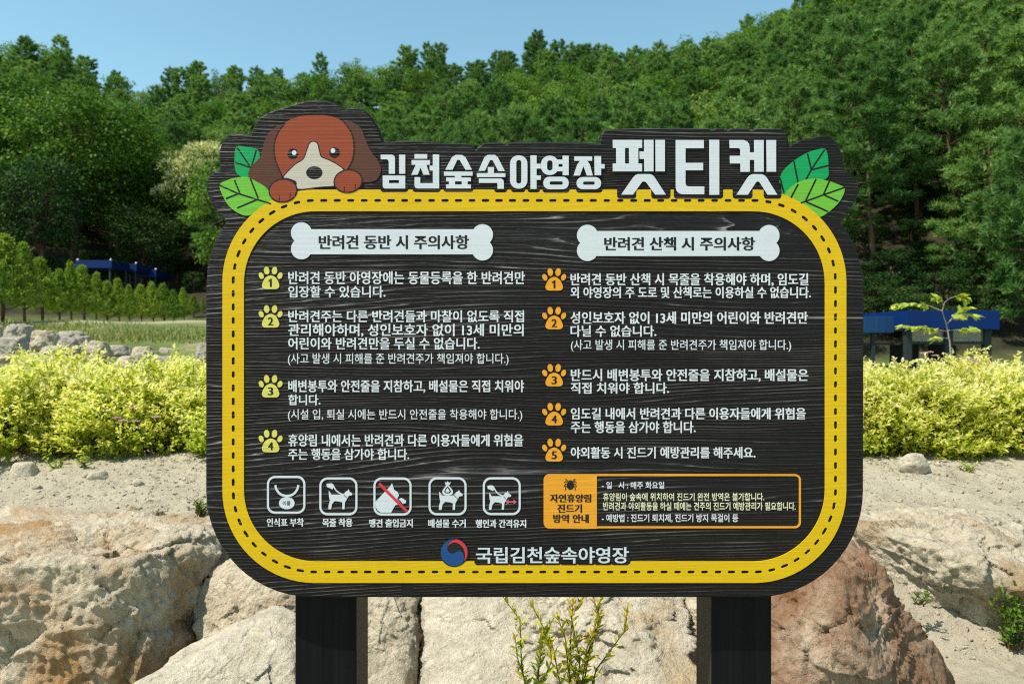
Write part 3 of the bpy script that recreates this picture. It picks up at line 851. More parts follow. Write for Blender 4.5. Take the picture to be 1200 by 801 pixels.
def flush_text():
    """set every line of one weight in a single type object, then deal the glyphs out to their places"""
    for bold in sorted({p[4] for p in PENDING}):
        jobs = [(p, l) for p in PENDING if p[4] == bold for l in p[1]]
        cu = bpy.data.curves.new("type", 'FONT'); cu.body = "\n".join(l[0] for _, l in jobs)
        cu.size = 1.0; cu.resolution_u = 3; cu.offset = bold; cu.fill_mode = 'BOTH'; cu.extrude = 0.5; cu.space_line = 4.0
        o = bpy.data.objects.new("type", cu); COL.objects.link(o)
        dg = bpy.context.evaluated_depsgraph_get()
        tmp = bpy.data.meshes.new_from_object(o.evaluated_get(dg))
        bpy.data.objects.remove(o); bpy.data.curves.remove(cu)
        n = len(tmp.vertices); V = np.zeros(n * 3); tmp.vertices.foreach_get("co", V); V = V.reshape(-1, 3)
        row = np.round((0.3 - V[:, 1]) / 4.0).astype(int)
        F = [tuple(p.vertices) for p in tmp.polygons]; frow = np.array([row[f[0]] for f in F])
        bpy.data.meshes.remove(tmp)
        out = {}
        for k, (p, l) in enumerate(jobs):
            me, _, z0, z1, _ = p; z0 *= RELIEF; z1 *= RELIEF; _, x0, x1, y0, y1 = l
            sel = np.where(row == k)[0]; S = V[sel]; a, b = S.min(0), S.max(0)
            X = sx(x0) + (S[:, 0] - a[0]) / (b[0] - a[0]) * (sx(x1) - sx(x0))
            Z = sz(y1) + (S[:, 1] - a[1]) / (b[1] - a[1]) * (sz(y0) - sz(y1))
            Yw = SY - (z0 + (z1 - z0) * (S[:, 2] - a[2]) / (b[2] - a[2]))
            W = np.stack([X - SIGN.location.x, Yw - SIGN.location.y, Z - SIGN.location.z], 1)
            vs, fs = out.setdefault(me, ([], []))
            fat = FAT.get(me.name.split('.')[0], 0.0) * PXM
            for j, sh in enumerate((0.0,) if fat == 0 else (-fat, 0.0, fat)):      # heavier stems: the same glyph struck again a fraction of a pixel aside
                remap = {int(g): len(vs) + i for i, g in enumerate(sel)}
                vs.extend(map(tuple, W + np.array([sh, -0.00004 * j, 0.0]))); fs.extend(tuple(remap[v] for v in F[i]) for i in np.where(frow == k)[0])
        for me, (vs, fs) in out.items():
            me.from_pydata(vs, [], fs); me.update()

# headings on white bones
for (x0, x1, y0, y1, kn, tx) in ((362, 557, 268.6, 298, ((353.4, 272.8), (353.4, 291.6), (565.5, 275), (565.5, 293.0)), ("반려견 동반 시 주의사항", 374, 549.3, 275.5, 292)),
                                 (698, 890, 270.7, 300, ((688.3, 275.7), (688.3, 293.6), (901, 275.9), (901, 293.6)), ("반려견 산책 시 주의사항", 708.3, 884.3, 277.6, 293.6))):
    bone = shapes("heading_plate", [[rect(x0 - 6, x1 + 6, y0, y1)]] + [[ell(c[0], c[1], 12.3, 12.3, 28)] for c in kn], 0.0, 0.0026, M['white'])
    text("heading_lettering", [tx], M['black'], bone, 0.0026, 0.0030, 0.012)

left_rules = [
  [("반려견 동반 야영장에는 동물등록을 한 반려견만", 338, 615, 317.8, 333), ("입장할 수 있습니다.", 338, 451.7, 334.8, 348.6)],
  [("반려견주는 다른 반려견들과 마찰이 없도록 직접", 338, 614, 363.3, 377.5), ("관리해야하며, 성인보호자 없이 13세 미만의", 338, 613.5, 379.3, 394.3), ("어린이와 반려견만을 두실 수 없습니다.", 338, 562, 395.2, 409.4)],
  [("배변봉투와 안전줄을 지참하고, 배설물은 직접 치워야", 338, 614, 445, 460), ("합니다.", 338, 375.5, 461.7, 474.5)],
  [("휴양림 내에서는 반려견과 다른 이용자들에게 위협을", 338, 613, 508.3, 522.7), ("주는 행동을 삼가야 합니다.", 338, 479.5, 525, 538.5)],
]
left_notes = [("(사고 발생 시 피해를 준 반려견주가 책임져야 합니다.)", 337.5, 596, 413.6, 428), ("(시설 입, 퇴실 시에는 반드시 안전줄을 착용해야 합니다.)", 337.5, 612, 479, 493.2)]
right_rules = [
  [("반려견 동반 산책 시 목줄을 착용해야 하며, 임도길", 668.7, 947, 320, 335), ("외 야영장의 주 도로 및 산책로는 이용하실 수 없습니다.", 668.7, 950, 335.8, 349.2)],
  [("성인보호자 없이 13세 미만의 어린이와 반려견만", 668.7, 946.5, 365, 379.4), ("다닐 수 없습니다.", 668.7, 769, 381, 394.4)],
  [("반드시 배변봉투와 안전줄을 지참하고, 배설물은", 669, 947, 432, 447), ("직접 치워야 합니다.", 669, 784, 447.7, 461)],
  [("임도길 내에서 반려견과 다른 이용자들에게 위협을", 669, 944, 477.3, 491.2), ("주는 행동을 삼가야 합니다.", 669, 815, 493, 507)],
  [("야외활동 시 진드기 예방관리를 해주세요.", 669, 885, 523.2, 536.6)],
]
right_notes = [("(사고 발생 시 피해를 준 반려견주가 책임져야 합니다.)", 669, 927, 397.6, 411.8)]
for L in left_rules + right_rules: text("rule_lettering", L, M['text'], bold=0.012)
for L in left_notes + right_notes: text("note_lettering", [L], M['text'], bold=0.006)
def paw(cx, cy, num, mat):
    pad = smooth([(cx - 10.2, cy + 8.5), (cx - 8.4, cy + 3), (cx - 5.4, cy - 1.2), (cx, cy - 3.4), (cx + 5.4, cy - 1.2), (cx + 8.4, cy + 3), (cx + 10.2, cy + 8.5), (cx + 7.8, cy + 12.2), (cx, cy + 12.6), (cx - 7.8, cy + 12.2)], 5)
    o = shape("paw_icon", [pad, ell(cx - 4.6, cy - 9.0, 3.2, 4.6, 16, R(-8)), ell(cx + 4.6, cy - 9.0, 3.2, 4.6, 16, R(8)), ell(cx - 11.0, cy - 3.0, 2.8, 4.0, 16, R(-24)), ell(cx + 11.0, cy - 3.0, 2.8, 4.0, 16, R(24))], 0.0, 0.0024, mat)
    if num == 1:
        shape("numeral", [[(cx - 2.6, cy + 2.6), (cx + 0.2, cy + 0.6), (cx + 1.4, cy + 0.6), (cx + 1.4, cy + 10), (cx - 0.8, cy + 10), (cx - 0.8, cy + 3.2), (cx - 2.2, cy + 4.2)]], 0.0024, 0.0030, M['black'], o)
    else: text("numeral", [(str(num), cx - (1.7 if num == 1 else 2.8), cx + (1.7 if num == 1 else 2.8), cy + 0.8, cy + 10.0)], M['black'], o, 0.0024, 0.0030, 0.0)
for i, cy in enumerate((326, 371, 452.7, 516.8)): paw(317.3, cy, i + 1, M['paw_yellow'])
for i, cy in enumerate((327.8, 373.0, 439.8, 485.4, 527.4)): paw(649.4, cy, i + 1, M['orange'])

# --- leaves
def leaf_part(P, veins, mat, z):
    o = shape("leaf_motif", [smooth(P, 4)], 0.0, z, mat)
    shapes("leaf_veins", [[stroke(v, 1.9)] for v in veins], z - 0.0002, z + 0.0003, M['black'], o)
leaf_part([(277.4, 172), (290, 172.6), (302, 175.5), (304.5, 186), (300, 200), (291, 207.5), (282, 206.8), (276, 200), (275, 186)],
          [[(278, 173), (291, 192), (297, 204)], [(300.5, 176), (296, 192), (294.5, 200)], [(275.5, 190.5), (284, 193), (292, 196)]], M['green'], 0.0020)
leaf_part([(257.5, 217), (266, 211.5), (276, 208.5), (289, 207.5), (301, 213), (312, 220), (320, 232), (313, 240), (302, 247), (292, 252.5), (282, 251), (270, 243), (262, 231)],
          [[(257.5, 217.2), (278, 226.5), (300, 233.5), (318, 239)], [(275, 211), (281.5, 227)], [(293.5, 209), (303, 233)], [(265, 233), (281, 226.5)], [(278, 244), (301.5, 234)]], M['lime'], 0.0027)
leaf_part([(918, 228), (912.5, 220), (916, 203), (927, 191), (942, 181), (955, 176), (966.5, 174.6), (970, 184), (970.6, 197), (969.5, 208), (955, 214), (935, 222)],
          [[(966.2, 175.5), (951, 198), (944, 211), (934, 224)], [(930, 189), (935, 214)], [(946, 180), (950.5, 199)], [(914, 209), (918.5, 226)], [(971, 194), (951, 199)]], M['green'], 0.0020)
leaf_part([(919, 229), (927, 219), (940, 211.5), (956, 209.5), (970, 212), (980, 215.5), (989.5, 221), (985, 234), (975, 245), (960, 254.5), (950, 247), (939, 237.8), (929, 232.5)],
          [[(989.5, 219.8), (966, 228), (944, 236), (938, 238)], [(956, 210), (943.5, 236)], [(971.5, 212.5), (964.5, 228.5)], [(935, 216), (926.5, 232)], [(966, 229), (982, 236)], [(944, 236.5), (970, 248)]], M['lime'], 0.0027)

# --- puppy
pup = shape("puppy_motif", [smooth([(322, 184), (321, 172), (326, 155), (336, 143), (352, 136.5), (370, 135.2), (388, 136.5), (402, 143), (411, 154), (414.5, 170), (413, 186), (407, 201), (393, 213), (345, 213), (330, 204)], 5)], 0.0, 0.0028, M['rust'])
for P in ([(327, 147), (335, 146.5), (330, 155), (323, 168), (321.6, 184), (327, 199), (331, 209), (329, 215), (318, 221.5), (305, 219.5), (295, 212.5), (291, 203), (297, 193), (305, 184), (309, 170), (315, 156)],
          [(402.5, 142.5), (412, 143), (423, 150.5), (429, 165), (435, 178), (443, 188), (446.6, 200), (441, 211), (429, 213.5), (419, 211.5), (409, 201), (414, 186), (415.4, 170), (411.5, 154)]):
    shape("ear", [smooth(P, 5)], 0.0, 0.0024, M['ear'], pup)
mz = [(333, 207.5), (345, 194.5), (356, 187), (360.5, 176), (363.5, 168.6), (367.6, 166.6), (371.8, 168.8), (374, 177), (376.6, 184.4), (386, 188.5), (396, 194), (402.5, 200), (396, 207), (391, 213), (392, 217.6), (375, 219), (350, 221.4), (347.5, 213), (338, 209)]
shape("muzzle_outline", [smooth(mz, 4)], 0.0024, 0.0031, M['black'], pup, 0.0, 0.0026)
shape("muzzle", [smooth(mz, 4)], 0.0029, 0.0035, M['beige'], pup)
shape("nose", [ell(368.6, 202.6, 9.6, 7.6, 28)], 0.0033, 0.0038, M['board'], pup)
for ex, ey, gx, gy in ((343.4, 180.6, 345.0, 179.2), (392.2, 179, 390.4, 176.8)):
    shape("eye", [ell(ex, ey, 6.4, 6.3, 24)], 0.0026, 0.0031, M['board'], pup)
    shape("eye_glint", [ell(gx, gy, 2.7, 2.9, 18)], 0.0030, 0.0034, M['white'], pup)
for px_, py_, rx, ry in ((332.0, 223.6, 15.4, 12.6), (408.2, 212.6, 15.6, 12.4)):
    shape("paw_outline", [ell(px_, py_, rx + 1.7, ry + 1.7, 30, R(-8))], 0.0028, 0.0039, M['black'], pup)
    shapes("paw", [[ell(px_, py_, rx, ry, 30, R(-8))]], 0.0037, 0.0043, M['rust'], pup)
    for q in ([(px_ - 4.6, py_ + 6), (px_ - 4.2, py_ + 11.6)], [(px_ + 8.6, py_ + 3.4), (px_ + 8.0, py_ + 9)]):
        shape("claw_line", [stroke(q, 1.1)], 0.0042, 0.0046, M['black'], pup)
for P in ([(334, 145), (326, 156), (321.6, 170), (322.6, 186), (330, 205)], [(403, 143), (411.6, 155), (415, 170), (413.6, 186), (406.5, 201)]):
    shape("face_outline", [stroke(so(P, 6), 1.7)], 0.0022, 0.0031, M['black'], pup)

# --- pictograms
def frame(x0, x1, y0, y1): return shape("pictogram", [rrect(x0, x1, y0, y1, 9.5, 8), rrect(x0 + 2.4, x1 - 2.4, y0 + 2.4, y1 - 2.4, 7.3, 8)], 0.0, 0.0022, M['white'])
Z7 = lambda P, ox=300.0, oy=550.0: [(ox + x / 7.06, oy + y / 7.06) for x, y in P]
dog = [(603, 176), (613, 184), (624, 206), (715, 206), (722, 204), (755, 240), (737, 268), (733, 325), (714, 325), (716, 270), (690, 262), (652, 258), (630, 282), (622, 325), (600, 325), (601, 292), (612, 255), (604, 218)]
head = [(727, 200), (742, 180), (757, 174), (767, 160), (774, 178), (798, 196), (795, 210), (768, 214), (758, 236)]
hand = [(585, 116), (625, 112), (642, 122), (652, 146), (640, 150), (634, 162), (622, 156), (604, 148), (586, 140)]
leash = [(645, 140), (665, 172), (695, 194), (728, 208)]
def dogs(dx, dy, s=1.0): 
    c = (690, 240)
    T = lambda P: Z7([(c[0] + (x - c[0]) * s + dx, c[1] + (y - c[1]) * s + dy) for x, y in P])
    return T
f1 = frame(313, 358, 557.2, 601.4)
shapes("symbol", [[stroke(so(Z7([(161, 127), (172, 165), (205, 203), (255, 216), (307, 203), (340, 165), (352, 127)]), 5), 2.6)], [ell(336.2, 589, 9.2, 7.1, 30)]], 0, 0.0020, M['white'], f1)
text("tag_lettering", [("이름", 331.5, 340.6, 586.4, 591.6)], M['black'], f1, 0.0020, 0.0025, 0.006)
text("caption", [("인식표 부착", 313, 356, 606.6, 616.4)], M['text'], f1, 0, 0.0016, 0.012)
f2 = frame(374.4, 419, 559, 603.2); T = dogs(0, 0)
shapes("symbol", [[T(dog)], [T(head)], [T(hand)], [stroke(so(T(leash), 4), 1.4)]], 0, 0.0020, M['white'], f2)
text("caption", [("목줄 착용", 378, 413, 607, 616.6)], M['text'], f2, 0, 0.0016, 0.012)
f3 = frame(437.7, 482.4, 559, 603.4)
Z3 = lambda P: [(230 + x / 3, 480 + y / 3) for x, y in P]
shapes("symbol", [[Z3([(630, 322), (666, 284), (682, 268), (688, 257), (696, 280), (708, 288), (713, 300), (706, 312), (722, 330), (700, 334), (694, 344), (685, 361), (650, 361), (637, 352), (631, 340)])],
                  [Z3([(712, 312), (722, 309), (738, 318), (738, 326), (727, 330)])]], 0, 0.0020, M['white'], f3)
shape("prohibition_bar", [stroke(Z3([(643, 258), (741, 356)]), 3.3)], 0.0012, 0.0026, M['red'], f3)
text("caption", [("맹견 출입금지", 433, 483.6, 607.6, 617.2)], M['text'], f3, 0, 0.0016, 0.012)
f4 = frame(502.2, 546.8, 558.8, 603.2); T = dogs(913, 6)
bag_o = [(453, 122), (480, 145), (500, 178), (492, 202), (457, 212), (422, 202), (412, 178), (432, 145)]
bag_i = [(456, 138), (482, 172), (478, 190), (456, 196), (434, 190), (430, 172)]
S4 = lambda P: [(460 + x / 7.06, 550 + y / 7.06) for x, y in P]
shapes("symbol", [[T(dog)], [T(head)], [smooth(S4(bag_o), 4), smooth(S4(bag_i), 4)], [S4([(456, 148), (474, 178), (462, 186), (440, 184), (438, 172)])], [S4([(432, 100), (445, 108), (456, 94), (466, 108), (482, 100), (474, 124), (440, 124)])]], 0, 0.0020, M['white'], f4)
text("caption", [("배설물 수거", 502, 545.6, 607.8, 617.6)], M['text'], f4, 0, 0.0016, 0.012)
f5 = frame(565.8, 610.2, 558.8, 603.0); T = dogs(1321, 10, 0.93)
Th = dogs(1325, 10, 0.95)
shapes("symbol", [[T(dog)], [T(head)], [Th(hand)], [stroke(so(Th(leash), 4), 1.4)]], 0, 0.0020, M['white'], f5)
shapes("distance_arrow", [[[(592.5, 587.4), (596.0, 584.8), (596.0, 586.8), (602, 586.8), (602, 584.8), (605.6, 587.4), (602, 590), (602, 588.2), (596, 588.2), (596.0, 590)]]], 0, 0.0022, M['pink'], f5)
text("caption", [("행인과 간격유지", 557.5, 616.4, 608.2, 617.8)], M['text'], f5, 0, 0.0016, 0.012)

# --- orange notice box
nb = shape("notice_panel", [rrect(637, 699.4, 555, 618.8, 7, 8, (1, 0, 0, 1))], 0, 0.0024, M['orange'])
shape("notice_frame", [rrect(697, 938.4, 555, 618.4, 7, 8, (0, 1, 1, 0)), rrect(690, 936.0, 557.3, 616.2, 5, 8, (0, 1, 1, 0))] if False else
      [[(699.0, 555)] + arc(931.4, 562, 7, -90, 0, 8) + arc(931.4, 611.4, 7, 0, 90, 8) + [(699.0, 618.4), (699.0, 616.2)] + arc(931.2, 611.2, 4.9, 90, 0, 8) + arc(931.2, 562.2, 4.9, 0, -90, 8) + [(699.0, 557.3)]], 0, 0.0020, M['orange'], nb)
legs = [[stroke([(668.3 + s * 2, 566.5 + d), (668.3 + s * 5.4, 566 + d * 1.6 - 1.4), (668.3 + s * (7.2 if abs(d) < 2 else 5.6), 567 + d * 2.4)], 1.0)] for s in (-1, 1) for d in (-2.4, -0.8, 1.0, 2.8)]
shapes("tick_symbol", [[ell(668.3, 568.6, 4.2, 4.8, 24)], [ell(668.3, 563.8, 2.0, 1.8, 14)]] + legs, 0.0022, 0.0030, M['black'], nb)
text("notice_heading", [("자연휴양림", 644.7, 692.4, 578.3, 588), ("진드기", 653.4, 681.6, 590.2, 600.2), ("방역 안내", 648.4, 689.6, 602, 612)], M['black'], nb, 0.0024, 0.0030, 0.012)
text("notice_lettering", [("- 일   시 : 매주 화요일", 705.3, 778.3, 564, 572.2)], M['text'], nb, 0, 0.0016, 0.012)
text("notice_lettering", [("- 예방법 : 진드기 퇴치제, 진드기 방지 목걸이 등", 705.3, 865, 601.8, 611.6)], M['text'], nb, 0, 0.0016, 0.012)
text("notice_warning", [("휴양림이 숲속에 위치하여 진드기 완전 방역은 불가합니다.", 706.7, 895.5, 577, 586.4), ("반려견과 야외활동을 하실 때에는 견주의 진드기 예방관리가 필요합니다.", 706.7, 932.3, 587.8, 597.4)], M['cream'], nb, 0, 0.0016, 0.006)

# --- operator's emblem and name
ex, ey, er = 532.3, 646.6, 15.6
backing = shape("emblem", [ell(ex, ey, er + 1.2, er + 1.2, 40)], 0, 0.0036, M['black'])
blue = arc(ex, ey, er, 35, 268, 26) + arc(ex + 0.5, ey - 8.6, 6.6, 262, 130, 10) + arc(ex - 1.2, ey - 0.4, 7.0, 190, 20, 10)[1:] + arc(ex + 7.2, ey - 0.2, 6.4, 190, 60, 10)[1:]
shape("emblem_swirl", [[(ex + er * math.cos(R(a)), ey + er * math.sin(R(a))) for a in range(48, 272, 8)] +
                       so([(ex + 0.3, ey - 15.3), (ex - 6.5, ey - 10.5), (ex - 8.2, ey - 4.5), (ex - 5.4, ey + 0.2), (ex - 0.6, ey + 1.2), (ex + 4, ey - 1.6), (ex + 7.4, ey - 2.0), (ex + 10.6, ey + 1.2), (ex + 11.4, ey + 6.2)], 4)], 0.0034, 0.0041, M['blue'], backing)
shape("emblem_crescent", [[(ex + er * math.cos(R(a)), ey + er * math.sin(R(a))) for a in range(-84, 44, 8)] +
                          so([(ex + 11.7, ey + 10.0), (ex + 12.8, ey + 3), (ex + 11, ey - 4.6), (ex + 6, ey - 10), (ex, ey - 11.8), (ex - 5.6, ey - 9.4), (ex - 8.0, ey - 6.0), (ex - 5.4, ey - 12.0)], 4)], 0.0034, 0.0041, M['red'], backing)
shape("name_ground", [[(556, 650), (556, 659)] + [q for i in range(9) for q in ((558.5 + 20 * i, 661.4), (575 + 20 * i, 661.4), (576.8 + 20 * i, 660.2))] + [(738.6, 659), (738.6, 650)]], 0.0, 0.0032, M['board'])
text("operator_name", [("국립김천숲속야영장", 558, 736.5, 640.2, 659.2)], M['white'], SIGN, 0.0031, 0.0041, 0.012)

flush_text()

# ------------------------------------------------------------------ shrubs
def orient(t, up):
    return t
def spirea_mesh(seed, w, d, h, n_shoots=1050):
    rng = np.random.default_rng(seed)
    C = []; D = []; N = []; L = []; W = []; T = []
    stems = MB(); tips = []
    for s in range(n_shoots):
        th = rng.uniform(0, 2 * np.pi); el = np.arcsin(rng.uniform(-0.12, 1.0)); rr = rng.uniform(0.62, 1.0) ** 0.5
        lump = 1 + 0.16 * math.sin(3 * th + seed) + 0.10 * math.sin(5 * th + 2 * el * 3 + seed * 2)
        tip = np.array([math.cos(th) * math.cos(el) * w / 2 * rr * lump, math.sin(th) * math.cos(el) * d / 2 * rr * lump, h * (0.22 + 0.78 * (max(math.sin(el), -0.05) * rr * lump))])
        if rng.random() < 0.035: tip[2] += rng.uniform(0.03, 0.09)
        base = np.array([tip[0] * 0.25, tip[1] * 0.25, 0.0])
        out = np.array([tip[0] / w * 2.2, tip[1] / d * 2.2, 0.62]); out += rng.normal(0, 0.30, 3); out /= np.linalg.norm(out)
        ln = rng.uniform(0.10, 0.19)
        p0 = tip - out * ln
        if s % 5 == 0: stems.tube([base, (base + p0) / 2 + [0, 0, 0.03], p0, tip], [0.004, 0.003, 0.0022, 0.001], 4)
        n = int(ln / 0.0125)
        a0 = rng.uniform(0, 6.28)
        ref = np.cross(out, [0.3, 0.5, 0.81]); ref /= np.linalg.norm(ref); ref2 = np.cross(out, ref)
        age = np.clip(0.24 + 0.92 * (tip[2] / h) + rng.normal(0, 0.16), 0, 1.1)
        for k in range(n):
            t = k / (n - 1); a = a0 + k * 2.4
            side = ref * math.cos(a) + ref2 * math.sin(a)
            open_ = 1.0 - 0.55 * t
            dv = side * open_ + out * (0.35 + 0.65 * t) + rng.normal(0, 0.12, 3)
            C.append(p0 + out * ln * t); D.append(dv)
            N.append(out * 0.5 + np.array([-0.1, -0.1, 0.75]) + rng.normal(0, 0.3, 3))
            sz_ = (0.044 - 0.018 * t * t) * rng.uniform(0.75, 1.25)
            L.append(sz_); W.append(sz_ * rng.uniform(0.46, 0.58))
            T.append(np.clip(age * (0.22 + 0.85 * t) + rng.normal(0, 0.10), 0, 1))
        if el > 0.3: tips.append(tip)
    v, f = broad_leaf_arrays(C, D, N, L, W, 0.22)
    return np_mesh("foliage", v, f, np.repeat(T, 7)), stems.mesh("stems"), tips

def flower_mesh(pts, seed, r=0.022):
    rng = np.random.default_rng(seed); C = []; D = []; T = []
    for p in pts:
        for k in range(70):
            a = rng.uniform(0, 6.28); q = math.sqrt(rng.random()) * r
            C.append([p[0] + q * math.cos(a), p[1] + q * math.sin(a), p[2] + 0.006 * math.cos(q / r * 1.5)]); D.append(np.array([math.cos(a) * 0.6, math.sin(a) * 0.6, 0.8]) + rng.normal(0, .3, 3)); T.append(rng.random())
    v, f = leaf_arrays(np.array(C), np.array(D), rng.normal(size=(len(C), 3)), 0.008, 0.006)
    return np_mesh("flower_head", v, f, np.repeat(T, 4))

SH = [spirea_mesh(100 + i, 1.14, 1.1, 0.63) for i in range(4)]
shrubs = [  # x, y, rot, scale, variant, label
    (-3.72, 4.98, 0.3, 1.06, 0, "yellow green shrub at the far left edge of the left hedge"),
    (-3.02, 4.92, 2.0, 1.04, 1, "golden leaved shrub above the rounded pale stone in the left hedge"),
    (-2.34, 4.95, 4.1, 1.03, 2, "golden leaved shrub with pink flower heads in the left hedge"),
    (-1.72, 4.98, 5.2, 1.00, 3, "yellow green shrub touching the left side of the sign"),
    (-1.0, 4.95, 1.2, 0.98, 0, None), (-0.3, 5.0, 2.9, 0.98, 1, None), (0.45, 4.95, 0.8, 0.98, 2, None), (1.15, 5.0, 4.8, 0.98, 3, None),
    (1.85, 4.98, 3.3, 0.97, 1, "yellow green shrub touching the right side of the sign"),
    (2.52, 4.92, 1.4, 0.97, 2, "golden leaved shrub above the small angular pale stone in the right hedge"),
    (3.15, 4.98, 5.9, 0.99, 0, "golden leaved shrub under the slender sapling in the right hedge"),
    (3.85, 4.96, 0.2, 1.0, 3, "yellow green shrub at the far right edge of the right hedge"),
    (-3.4, 5.75, 2.2, 1.1, 2, "yellow green shrub in the second row of the left hedge"),
    (-2.4, 5.75, 3.7, 1.05, 0, "shrub behind the pink flowered one in the left hedge"),
    (2.5, 5.75, 5.5, 1.0, 3, "shrub with a reddish flower tip standing behind the right hedge"),
    (3.5, 5.75, 1.7, 1.02, 1, "shrub with a wilted pink top in the second row of the right hedge"),
]
for (x, y, rz, s, k, lab) in shrubs:
    r = empty("hedge_shrub", (x, y, H1(x, y) - 0.03), rz); r.scale = (s, s, s * 0.90)
    tag(r, lab or "golden leaved shrub in the hedge behind the sign board", "shrub", "golden shrubs of the hedge")
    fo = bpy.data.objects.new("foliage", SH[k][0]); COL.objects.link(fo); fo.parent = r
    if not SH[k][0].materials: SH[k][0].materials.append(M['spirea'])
    st = bpy.data.objects.new("stems", SH[k][1]); COL.objects.link(st); st.parent = r
    if not SH[k][1].materials: SH[k][1].materials.append(M['twig'])
    mi = Matrix.Rotation(-rz, 3, 'Z')
    want = []
    if lab and "with pink flower heads" in lab: want = [at(q[0], q[1], q[2]) for q in ((137, 490, 4.36), (144, 493, 4.36), (157, 494, 4.36), (183, 489, 4.36), (155, 478, 4.42))]
    if lab and "wilted pink" in lab: want = [at(q[0], q[1], q[2]) for q in ((1122, 424, 5.4), (1130, 421, 5.4), (1138, 422, 5.45), (1145, 425, 5.4))]
    if lab and "reddish flower tip" in lab: want = [at(1083, 414, 5.4), at(1096, 417, 5.4), at(1090, 413, 5.45)]
    base = Vector(r.location)
    for j, w_ in enumerate(want):
        q = mi @ ((w_ - base) / s); q.z /= 0.90
        link("flower_head", flower_mesh([q], 300 + j), M['flower'], r)

# ------------------------------------------------------------------ small plants near the boulders
def sprig_plant(name, base, stems_, seed, mat, label, cat, leaf=0.03, lw=0.38, dens=0.011):
    rng = np.random.default_rng(seed)
    base = Vector(base); r = empty(name, base); tag(r, label, cat)
    mb = MB(); C = []; D = []; N = []; L = []; T = []
    for (dx, dy, h, bend) in stems_:
        pts = [np.array([dx * 0.2, dy * 0.2, 0]), np.array([dx * 0.6, dy * 0.6, h * 0.4]), np.array([dx, dy, h * 0.75]), np.array([dx + bend, dy, h])]
        pts = [p + rng.normal(0, 0.006, 3) * (1, 1, 0.5) for p in pts]; pts[2] = pts[2] + [rng.normal(0, 0.018), rng.normal(0, 0.01), 0]
        mb.tube(pts, [0.003, 0.0026, 0.002, 0.0009], 5)
        Ls = h; n = int(Ls / dens); a0 = rng.uniform(0, 6)
        for k in range(n):
            t = 0.18 + 0.82 * k / n; sg = min(int(t * 3), 2); q = t * 3 - sg
            p = pts[sg] * (1 - q) + pts[sg + 1] * q; ax = pts[sg + 1] - pts[sg]; ax = ax / np.linalg.norm(ax)
            a = a0 + k * 2.4; side = np.array([math.cos(a), math.sin(a), 0.1])
            for w_ in range(1 if rng.random() < 0.5 else 2):
                C.append(p); D.append(side * (1.0 - 0.5 * t) + ax * (0.45 + 0.5 * t) + rng.normal(0, .25, 3)); N.append(ax + rng.normal(0, .3, 3))
                L.append(leaf * rng.uniform(0.6, 1.2) * (1.15 - 0.4 * t)); T.append(np.clip(0.15 + 0.6 * t + rng.normal(0, .2), 0, 1))
    L = np.array(L)
    v, f = leaf_arrays(C, D, N, L, L * lw)
    link("leaves", np_mesh("leaves", v, f, np.repeat(T, 4)), mat, r)
    mb.build("stem", M['twig'], r)
    return r
b1 = at(625, 835, 2.52)
sprig_plant("weed", b1, [(-0.06, 0, 0.41, -0.05), (0.02, 0.0, 0.32, 0.05), (-0.03, -0.01, 0.26, -0.03), (0.01, -0.01, 0.37, -0.02), (0.03, -0.01, 0.24, 0.03)], 11, M['weed'], "thin yellow green weed, left of two in front of the pale boulder", "weed", 0.042, 0.36, 0.016)
b2 = at(672, 835, 2.52)
sprig_plant("weed", b2, [(0.03, 0, 0.43, 0.03), (-0.02, 0.0, 0.33, -0.03), (0.07, 0.0, 0.40, 0.02), (0.02, -0.01, 0.26, 0.0), (0.05, -.01, .3, .03), (-0.01, 0.01, 0.37, 0.0), (0.12, 0, 0.36, 0.05), (-0.08, 0, 0.28, -0.04), (0.08, -.02, .43, -0.03)], 12, M['weed'], "bushier yellow green weed, right of two in front of the pale boulder", "weed", 0.042, 0.36, 0.0135)
b3 = at(1188, 768, 2.92)
rs = random.Random(4)
sprig_plant("weed", b3, [(rs.uniform(-0.07, 0.10), rs.uniform(-0.05, 0.05), rs.uniform(0.14, 0.29), rs.uniform(-.03, .03)) for _ in range(16)], 13, M['herb'], "bright green leafy weed at the right edge below the tan boulder", "weed", 0.026, 0.6, 0.010)
b4 = at(1078, 708, 2.98)
sprig_plant("weed", b4, [(rs.uniform(-0.04, 0.04), rs.uniform(-0.02, 0.02), rs.uniform(0.03, 0.06), 0) for _ in range(7)], 14, M['herb'], "tiny green weed in the gap beside the reddish boulder", "weed", 0.022, 0.4, 0.008)
b5 = at(238, 583, 3.6); b5.z = H1(b5.x, b5.y) - 0.005
sprig_plant("grass_tuft", b5, [(rs.uniform(-0.04, 0.04), rs.uniform(-0.03, 0.03), rs.uniform(0.05, 0.085), 0) for _ in range(14)], 15, M['herb'], "small green tuft on the sand beside the left edge of the sign", "grass tuft", 0.024, 0.3, 0.008)
for i, (px, py, Y, lab) in enumerate(((66, 548, 4.3, "small yellow green seedling right of the rounded pale stone"), (94, 543, 4.3, "low yellow green seedling above the flat pale stone"), (1133, 533, 4.3, "small green seedling under the right hedge"))):
    b = at(px, py, Y); b.z = H1(b.x, b.y) - 0.005
    sprig_plant("seedling", b, [(rs.uniform(-0.05, 0.05), rs.uniform(-0.03, 0.03), rs.uniform(0.03, 0.07), 0) for _ in range(9)], 20 + i, M['sapling'], lab, "seedling", 0.028, 0.4, 0.01)

